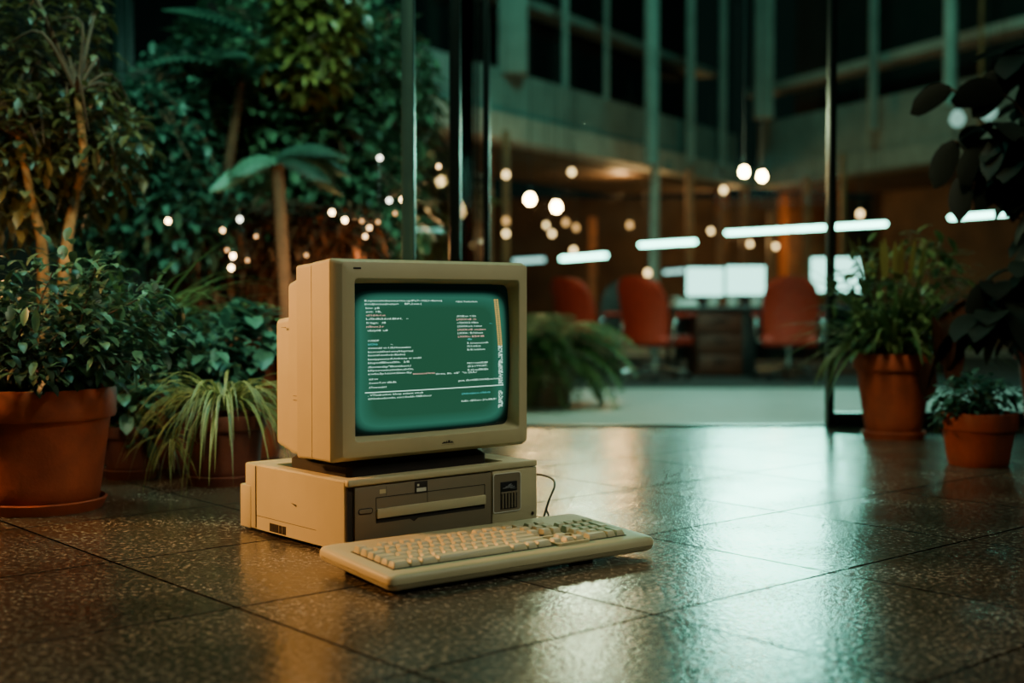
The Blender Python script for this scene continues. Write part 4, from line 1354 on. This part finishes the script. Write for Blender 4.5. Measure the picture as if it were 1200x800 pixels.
# ================================================================== lamps you can see
def build_lights_visible():
    # fairy lights in the foliage
    spots = [(197, 259, 'b'), (281, 257, 'c'), (261, 270, 's'), (273, 300, 'b'), (271, 314, 'b'), (266, 293, 'd'), (389, 249, 'b'), (404, 258, 'b'), (445, 185, 'c'), (472, 234, 'b'), (456, 235, 'c'),
             (463, 250, 'd'), (433, 267, 's'), (428, 277, 's'), (443, 260, 'd'), (424, 259, 'd'), (300, 277, 'd'), (359, 299, 'd'), (514, 195, 's'), (537, 210, 's'), (549, 106, 'c'), (541, 127, 'c'), (556, 247, 'b'), (290, 305, 'd')]
    mats = {'b': 'bulb', 'c': 'bulb_cool', 's': 'bulb_small', 'd': 'bulb_dim'}
    cat = {'b': ('bright warm fairy light bulb glowing in the dark foliage', 'bright bulbs of the fairy lights'),
           'c': ('pale whitish fairy light bulb in the dark foliage', 'pale bulbs of the fairy lights'),
           's': ('small golden fairy light bulb in the dark foliage', 'small golden bulbs of the fairy lights'),
           'd': ('dim orange fairy light bulb in the dark foliage', 'dim bulbs of the fairy lights')}
    pos = []
    proto = {}
    for (px, py, k) in spots:
        Y = 3.85 if px < 330 else 4.25
        p = at(px, py, Y)
        pos.append(p)
        if k not in proto:
            root = thing('fairy_light', cat[k][0], 'light bulb', p, 0, cat[k][1])
            r = {'b': 0.0085, 'c': 0.0085, 's': 0.0070, 'd': 0.006}[k]
            bm = bmesh.new()
            lathe(bm, [(0.0005, -r), (r * 0.6, -r * 0.8), (r, -0.1 * r), (r * 0.85, r * 0.5), (r * 0.45, r)], 14)
            fin('bulb', bm, M[mats[k]], root, angle=80)
            bm = bmesh.new()
            lathe(bm, [(r * 0.5, r * 0.95), (r * 0.5, r * 2.2), (r * 0.2, r * 2.5)], 10)
            fin('socket', bm, M['black'], root, angle=60)
            proto[k] = root
        else:
            c = copy_tree(proto[k])
            c.location = p
    for name, lab, sel in (('light_string', 'thin dark cable carrying the fairy lights left of the monitor', [p for p, s in zip(pos, spots) if s[0] < 330]),
                           ('light_string', 'thin dark cable carrying the fairy lights above the monitor', [p for p, s in zip(pos, spots) if s[0] >= 330])):
        sel = sorted(sel, key=lambda p: p.x)
        pts = []
        for a, b in zip(sel, sel[1:]):
            u = Vector((0, 0, 0.02))
            pts += [a + u, (a + b) / 2 + u + Vector((0, 0.01, -0.015))]
        pts.append(sel[-1] + Vector((0, 0, 0.02)))
        bm = bmesh.new()
        tube(bm, pts, 0.0012, 5)
        tag(fin(name, bm, M['cable'], None, angle=60), lab, 'cable')

    # pendant lamps hung in the office
    def pendant(px, py, Y, r, mat, label, group=None, ztop=2.6):
        p = at(px, py, Y)
        t = thing('pendant_lamp', label, 'lamp', p, 0, group)
        bm = bmesh.new()
        lathe(bm, [(0.0005, -r), (r * 0.6, -r * 0.8), (r, -0.05 * r), (r * 0.8, r * 0.65), (r * 0.4, r * 1.2)], 18)
        fin('bulb', bm, M[mat], t, angle=80)
        bm = bmesh.new()
        lathe(bm, [(r * 0.42, r * 1.15), (r * 0.42, r * 2.2), (r * 0.15, r * 2.6)], 12)
        fin('socket', bm, M['black'], t, angle=60)
        bm = bmesh.new()
        tube(bm, [(0, 0, r * 2.5), (0, 0, ztop - p.z)], 0.003, 6)
        fin('cord', bm, M['cable'], t)
        return t
    pendant(621, 234, 9.4, 0.036, 'pendant', 'bright warm pendant bulb just right of the monitor, left one of a pair')
    pendant(652, 243, 9.9, 0.036, 'pendant', 'bright warm pendant bulb above the red chairs, right one of a pair')
    pendant(872, 202, 6.4, 0.024, 'pendant', 'highest bright warm pendant bulb above the desk, left one of a pair')
    pendant(893, 207, 6.6, 0.024, 'pendant', 'bright warm pendant bulb above the desk, lower right one of a pair')
    for (px, py, Y, r, m) in ((593, 205, 11, 0.026, 'bulb_small'), (670, 202, 12, 0.028, 'bulb_small'), (640, 264, 13, 0.022, 'bulb_small'), (663, 261, 13.5, 0.03, 'bulb_dim'), (675, 267, 14, 0.03, 'bulb_dim'),
                              (647, 274, 13, 0.026, 'bulb_small'), (593, 259, 12, 0.028, 'bulb_dim'), (593, 274, 12, 0.026, 'bulb_small'), (738, 264, 13, 0.03, 'bulb_dim'), (848, 223, 12, 0.028, 'bulb_small'),
                              (833, 271, 14, 0.026, 'bulb_small'), (879, 286, 14, 0.026, 'bulb_small'), (909, 289, 14, 0.026, 'bulb_small'), (1008, 251, 12, 0.03, 'bulb_small'), (759, 320, 13, 0.030, 'bulb_small'),
                              (672, 294, 13, 0.030, 'bulb_small'), (975, 182, 10, 0.012, 'bulb_dim')):
        lab, g = (('small golden pendant bulb shining deep in the office', 'small golden pendant bulbs in the office') if m == 'bulb_small' else
                  ('dim amber pendant bulb deep in the office', 'dim amber pendant bulbs in the office'))
        pendant(px, py, Y, r, m, lab, g)
    # added globes standing in for bright glimpses between the dark leaves at the right
    for (px, py, r, lab) in ((1122, 140, 0.045, 'pale green lantern glowing behind the dark plant, left one'), (1158, 131, 0.05, 'pale green lantern glowing behind the dark plant, right one')):
        t = pendant(px, py, 7.5, r, 'glimpse', lab)

    # linear lamps
    def linear(x0, y0, Y0, x1, y1, Y1, label, mat='tube', r=0.014, segs=(0, 1)):
        a, b = at(x0, y0, Y0), at(x1, y1, Y1)
        t = thing('linear_lamp', label, 'lamp', (a + b) / 2)
        o = (a + b) / 2
        for s0, s1 in zip(segs, segs[1:]):
            bm = bmesh.new()
            p, q = a.lerp(b, s0 + 0.009) - o, a.lerp(b, s1 - 0.009) - o
            tube(bm, [p, q], r, 10)
            fin('tube', bm, M[mat], t, angle=60)
        d = (b - a).normalized()
        bm = bmesh.new()
        tube(bm, [a - o + Vector((0, 0, r * 1.4)), b - o + Vector((0, 0, r * 1.4))], r * 0.7, 8)
        fin('housing', bm, M['frame'], t, angle=60)
        for k in (0.08, 0.92):
            bm = bmesh.new()
            q = a.lerp(b, k) - o
            tube(bm, [q + Vector((0, 0, r * 2)), Vector((q.x, q.y, 2.6 - o.z))], 0.0025, 5)
            fin('suspension_wire', bm, M['cable'], t)
    linear(850, 273, 9.7, 1040, 262, 8.5, 'longest bright tube lamp hanging above the desk, in three lengths', segs=(0, 0.44, 0.65, 1))
    linear(1113, 255, 8.2, 1180, 250, 7.8, 'bright tube lamp at the right, behind the dark plant', segs=(0, 0.3, 1), r=0.014)
    linear(750, 287, 12.4, 815, 283, 11.6, 'tube lamp hanging over the red chairs, left of the longest one', r=0.018)
    linear(658, 303, 15.5, 710, 299, 14.6, 'far tube lamp hanging between fern and red chairs', r=0.023)
    linear(603, 306, 17.5, 637, 304, 17.0, 'farthest tube lamp, partly hidden by the top of the monitor', 'tube_far', r=0.03)
    linear(779, 319, 18.0, 803, 317, 17.5, 'short dim tube lamp just left of the desk monitors', 'tube_far', r=0.025)


# ================================================================== office furniture
def office_chair(name, label, loc, rotz, mat, group=None):
    """local: chair faces +y, origin on the floor"""
    t = thing(name, label, 'chair', loc, rotz, group)
    # backrest: curved shell
    bm = bmesh.new()
    NX, NZ = 10, 12
    def pt(i, j, off):
        u = -1 + 2 * i / NX
        v = j / NZ
        hw = 0.222 * (0.95 + 0.08 * math.sin(PI * min(1, v * 1.05))) * (1.0 if v < 0.86 else math.sqrt(max(0.15, 1 - ((v - 0.86) / 0.21) ** 2)))
        x = u * hw
        z = 0.32 + v * 0.56 - 0.03 * (abs(u) ** 3) * (v > 0.8)
        y = -0.21 - 0.12 * v + 0.07 * u * u + 0.04 * math.sin(PI * v) + off
        return (x, y, z)
    f = [[bm.verts.new(pt(i, j, 0.028)) for i in range(NX + 1)] for j in range(NZ + 1)]
    k = [[bm.verts.new(pt(i, j, -0.028)) for i in range(NX + 1)] for j in range(NZ + 1)]
    for j in range(NZ):
        for i in range(NX):
            bm.faces.new((f[j][i], f[j][i + 1], f[j + 1][i + 1], f[j + 1][i]))
            bm.faces.new((k[j][i + 1], k[j][i], k[j + 1][i], k[j + 1][i + 1]))
        for i, s in ((0, 1), (NX, -1)):
            q = (f[j][i], f[j + 1][i], k[j + 1][i], k[j][i])
            bm.faces.new(q)
    for i in range(NX):
        bm.faces.new((f[0][i], k[0][i], k[0][i + 1], f[0][i + 1]))
        bm.faces.new((f[NZ][i], f[NZ][i + 1], k[NZ][i + 1], k[NZ][i]))
    fin('backrest', bm, mat, t, angle=50)
    bm = bmesh.new()
    box(bm, -0.23, 0.23, -0.21, 0.25, 0.29, 0.38, 0.035, 4)
    fin('seat', bm, mat, t, angle=50)
    for s in (-1, 1):
        bm = bmesh.new()
        tube(bm, spline([(s * 0.20, -0.12, 0.31), (s * 0.27, -0.12, 0.36), (s * 0.275, -0.10, 0.50), (s * 0.275, 0.02, 0.535), (s * 0.275, 0.14, 0.535)], 5), 0.013, 8)
        a = fin('armrest', bm, M['chrome'], t, angle=60)
        bm = bmesh.new()
        box(bm, s * 0.275 - 0.028, s * 0.275 + 0.028, -0.06, 0.19, 0.54, 0.572, 0.012, 3)
        fin('arm_pad', bm, mat, a, angle=50)
    bm = bmesh.new()
    lathe(bm, [(0.028, 0.10), (0.028, 0.20), (0.018, 0.205), (0.018, 0.27), (0.07, 0.275), (0.07, 0.292)], 18)
    fin('column', bm, M['chrome'], t, angle=40)
    for q in range(5):
        a = 2 * PI * q / 5 + 0.3
        d = Vector((math.cos(a), math.sin(a), 0))
        bm = bmesh.new()
        tube(bm, [d * 0.01 + Vector((0, 0, 0.115)), d * 0.15 + Vector((0, 0, 0.095)), d * 0.29 + Vector((0, 0, 0.072))], [0.02, 0.017, 0.012], 10)
        lg = fin('leg', bm, M['chrome'], t, angle=60)
        bm = bmesh.new()
        lathe(bm, [(0.012, -0.012), (0.026, -0.011), (0.028, 0), (0.026, 0.011), (0.012, 0.012)], 16)
        bmesh.ops.transform(bm, matrix=Matrix.Translation(d * 0.29 + Vector((0, 0, 0.028))) @ Matrix.Rotation(a + 1.2, 4, 'Z') @ Matrix.Rotation(PI / 2, 4, 'Y'), verts=bm.verts)
        tube(bm, [d * 0.29 + Vector((0, 0, 0.05)), d * 0.29 + Vector((0, 0, 0.078))], 0.008, 8)
        fin('caster', bm, M['black'], lg, angle=40)
    return t


def desk_monitor(label, x0, x1, y0, y1, Y, rot, stand=True):
    a, b = at(x0, y1, Y), at(x1, y0, Y)
    c = Vector(((a.x + b.x) / 2, Y, DESK_Z))
    w, z0, z1 = (b.x - a.x) / 2, a.z - DESK_Z, b.z - DESK_Z
    t = thing('computer_screen', label, 'monitor', c, rot)
    frame_xz('bezel', (-w - 0.012, w + 0.012, z0 - 0.012, z1 + 0.012), (-w, w, z0, z1), -0.012, 0.01, M['black'], t, 0.006, 0.003)
    boxo('back_shell', (-w - 0.01, w + 0.01, 0.0, 0.035, z0 - 0.01, z1 + 0.01), M['black'], t, 0.008)
    boxo('screen', (-w, w, -0.006, -0.0005, z0, z1), M['display'], t)
    boxo('stand', (-0.03, 0.03, 0.012, 0.04, 0.012, z0 + 0.05), M['black'], t, 0.004)
    bm = bmesh.new()
    lathe(bm, [(0.11, 0), (0.105, 0.012), (0.03, 0.014)], 24, (0, 0.02, 0))
    fin('base', bm, M['black'], t, angle=40)


DESK_Z = at(800, 359, 11.6).z


def build_office():
    zf = -0.292
    c = at(924, 400, 10.9)
    office_chair('office_chair', 'red-orange office chair with its back turned, at the desk near the dark post', (c.x, 10.9, zf), math.radians(-8), M['red'])
    c = at(768, 400, 10.9)
    office_chair('office_chair', 'red-orange office chair turned to the right, left of the brown desk pedestal', (c.x, 10.9, zf), math.radians(-42), M['red'])
    c = at(688, 400, 11.5)
    office_chair('office_chair', 'leftmost red-orange office chair, beside the fern', (c.x, 11.5, zf), math.radians(-48), M['red'])
    c = at(722, 400, 12.3)
    office_chair('office_chair', 'black office chair between the two left red chairs', (c.x, 12.3, zf), math.radians(150), M['chair_black'])
    # desk
    xl, xr = at(788, 400, 11.4).x, at(1120, 400, 11.4).x
    t = thing('office_desk', 'long dark office desk carrying three lit screens behind the red chairs', 'desk', ((xl + xr) / 2, 11.75, zf))
    cx = (xl + xr) / 2
    h = DESK_Z - zf
    boxo('tabletop', (xl - cx, xr - cx, -0.40, 0.40, h - 0.035, h), M['desk_black'], t, 0.006)
    boxo('back_panel', (xl - cx + 0.1, xr - cx - 0.05, 0.30, 0.32, 0.12, h - 0.04), M['desk_black'], t)
    xa, xb = at(818, 400, 11.3).x - cx, at(872, 400, 11.3).x - cx
    p = boxo('pedestal', (xa, xb, -0.36, 0.28, 0.0, h - 0.036), M['desk_wood'], t, 0.004)
    for k in range(3):
        z = 0.03 + k * (h - 0.09) / 3
        d = boxo('drawer', (xa + 0.012, xb - 0.012, -0.376, -0.36, z, z + (h - 0.1) / 3 - 0.012), M['desk_wood'], t, 0.003)
        boxo('drawer_handle', ((xa + xb) / 2 - 0.06, (xa + xb) / 2 + 0.06, -0.390, -0.375, z + 0.11, z + 0.122), M['frame'], d, 0.002)
    boxo('side_panel', (xb + 0.005, xb + 0.13, -0.32, 0.28, 0.0, h - 0.036), M['desk_black'], t, 0.004)
    boxo('side_panel', (xr - cx - 0.05, xr - cx - 0.02, -0.36, 0.30, 0.0, h - 0.036), M['desk_black'], t, 0.004)
    boxo('leg', (xl - cx + 0.02, xl - cx + 0.06, -0.34, -0.30, 0.0, h - 0.036), M['frame'], t, 0.003)
    boxo('leg', (xl - cx + 0.02, xl - cx + 0.06, 0.26, 0.30, 0.0, h - 0.036), M['frame'], t, 0.003)
    desk_monitor('bright blank screen on the desk, left of the chair with its back turned', 804, 848, 314, 346, 11.75, 0.10)
    desk_monitor('bright blank screen directly left of the chair with its back turned', 851, 896, 312, 345, 11.75, -0.05)
    desk_monitor('bright screen crossed by the dark glass wall post', 951, 1009, 302, 342, 11.6, -0.12)
    # things on the desk
    c = at(802, 354, 11.45)
    t = thing('telephone', 'pale desk telephone at the left end of the desk', 'telephone', (c.x, 11.47, DESK_Z), 0.2)
    bm = bmesh.new()
    rings(bm, [rr3(-0.11, 0.11, -0.09, 0.09, 0.02, 0.0), rr3(-0.11, 0.11, -0.09, 0.09, 0.02, 0.02), rr3(-0.09, 0.09, -0.03, 0.085, 0.02, 0.06)], True, True)
    fin('body', bm, M['porcelain'], t, angle=40)
    bm = bmesh.new()
    box(bm, -0.105, -0.055, -0.075, 0.085, 0.062, 0.085, 0.008, 3)
    fin('handset', bm, M['porcelain'], t)
    for px, lab in ((835, 'white mug standing before the left desk screen'), (858, 'white mug standing before the middle desk screen'), (886, 'white mug beside the middle desk screen, next to the chair back')):
        c = at(px, 358, 11.4)
        t = thing('mug', lab, 'mug', (c.x, 11.42, DESK_Z), 0.6)
        bm = bmesh.new()
        lathe(bm, [(0.001, 0), (0.036, 0), (0.042, 0.006), (0.043, 0.095), (0.039, 0.095), (0.037, 0.012), (0.001, 0.010)], 22)
        fin('cup', bm, M['porcelain'], t, angle=40)
        bm = bmesh.new()
        tube(bm, spline([(0.041, 0, 0.08), (0.068, 0, 0.075), (0.072, 0, 0.045), (0.041, 0, 0.022)], 5), 0.006, 8)
        fin('handle', bm, M['porcelain'], t, angle=60)


# ================================================================== light
def area(name, loc, target, size, energy, col, sy=None, spread=180):
    L = bpy.data.lights.new(name, 'AREA')
    L.energy = energy
    L.color = col
    L.size = size
    L.spread = math.radians(spread)
    if sy:
        L.shape = 'RECTANGLE'
        L.size_y = sy
    o = bpy.data.objects.new(name, L)
    C.objects.link(o)
    o.location = loc
    o.rotation_euler = (Vector(target) - Vector(loc)).to_track_quat('-Z', 'Y').to_euler()
    return o


def point(name, loc, energy, col, r=0.05):
    L = bpy.data.lights.new(name, 'POINT')
    L.energy = energy
    L.color = col
    L.shadow_soft_size = r
    o = bpy.data.objects.new(name, L)
    C.objects.link(o)
    o.location = loc
    return o


def build_light():
    WARM = (1.0, 0.52, 0.20)
    TEAL = (0.30, 1.0, 0.78)
    # warm lamp standing left of the frame, shining along the lobby
    area('warm_key', (-2.0, 2.16, 1.05), (-0.3, 2.1, 0.25), 0.3, 9.5, (1.0, 0.47, 0.14), spread=62)
    # pale light from the lobby at the right
    area('lobby_fill', (2.1, 1.1, 2.7), (0.0, 2.1, 0.25), 0.9, 5.4, (0.94, 1.0, 0.80), spread=62)
    # warm uplight on the left tree, then unseen warm points added among the leaves
    point('planting_warm_light', (-1.16, 2.82, 0.60), 3.0, (1.0, 0.45, 0.14), 0.04)
    point('planting_warm_light', (-0.78, 4.15, 0.45), 7.0, (1.0, 0.50, 0.18), 0.05)
    point('planting_warm_light', (-0.50, 4.4, 0.55), 7.0, (1.0, 0.50, 0.18), 0.05)
    point('planting_warm_light', (-0.40, 5.45, 0.6), 6.0, (1.0, 0.55, 0.22), 0.05)
    point('shade_tree_fill', (-0.42, 5.2, 2.0), 12.0, TEAL, 0.08)  # unseen, added to brighten the tree behind the folding door
    # green-blue light over the trees
    area('tree_teal_fill', (-0.9, 3.2, 3.0), (-1.1, 4.9, 0.9), 0.8, 70, TEAL)  # added teal fill without a source, to lift the foliage
    area('leaf_face_fill', (-0.5, 1.7, 2.9), (-0.9, 4.8, 0.9), 0.6, 22, (0.60, 1.0, 0.62), spread=70)  # unseen, added on the lobby side to show the leaf faces
    area('plant_top_fill', (-0.55, 1.75, 1.7), (-0.74, 3.0, 0.28), 0.4, 4.6, (0.92, 1.0, 0.60), spread=60)  # added to brighten the spider plant and its neighbours
    # office
    area('office_floor_fill', (2.2, 8.6, 4.6), (1.9, 8.9, -0.3), 1.6, 85, (0.55, 1.0, 0.86), sy=1.2, spread=90)  # no fitting; added only to light the pale floor strip
    area('facade_fill', (2.0, 9.0, 5.6), (2.2, 17, 2.7), 1.6, 200, (0.22, 1.0, 0.76))  # unseen fill added to turn the facade teal
    point('office_glow', (1.0, 12.5, 1.4), 13, WARM, 0.1)  # these warm points are added for the glow under the beam
    point('office_glow', (0.2, 13.5, 1.3), 16, WARM, 0.1)
    point('office_glow', (1.5, 17.6, 1.9), 55, WARM, 0.1)
    point('office_glow', (3.2, 15.5, 1.5), 30, WARM, 0.1)
    point('office_glow', (3.5, 20.5, 1.4), 80, WARM, 0.1)
    area('floor_patch_fill', (1.85, 9.0, 1.22), (0.6, 2.7, 0.0), 0.85, 15, (0.30, 1.0, 0.80), sy=0.35, spread=70)  # no fitting; added to lay a teal reflection on the lobby floor
    point('fern_fill', (0.42, 7.3, 1.3), 55, (0.9, 1.0, 0.6), 0.1)  # added point that brightens the fern
    area('right_pot_fill', (0.5, 2.3, 2.0), (1.10, 3.66, 0.35), 0.3, 1.5, (1.0, 0.85, 0.50), spread=34)  # unseen fill put on the right-hand pot plant
    w = bpy.data.worlds.new('night')
    bpy.context.scene.world = w
    w.use_nodes = True
    bg = w.node_tree.nodes['Background']
    bg.inputs['Color'].default_value = (0.22, 0.62, 0.50, 1)
    bg.inputs['Strength'].default_value = 0.012


def build_camera():
    cd = bpy.data.cameras.new('camera')
    cd.lens = 45
    cd.sensor_width = 36
    cd.dof.use_dof = True
    cd.dof.focus_distance = 2.08
    cd.dof.aperture_fstop = 2.6
    cd.clip_end = 200
    o = bpy.data.objects.new('camera', cd)
    C.objects.link(o)
    o.location = (0, 0, CAMH)
    o.rotation_euler = (PI / 2 - TH, 0, 0)
    bpy.context.scene.camera = o
    sc = bpy.context.scene
    sc.view_settings.view_transform = 'AgX'
    sc.view_settings.look = 'AgX - Base Contrast'
    sc.view_settings.exposure = -0.25


build_setting()
build_case()
build_monitor()
build_keyboard()
build_plants()
build_trees()
build_lights_visible()
build_office()
build_light()
build_camera()
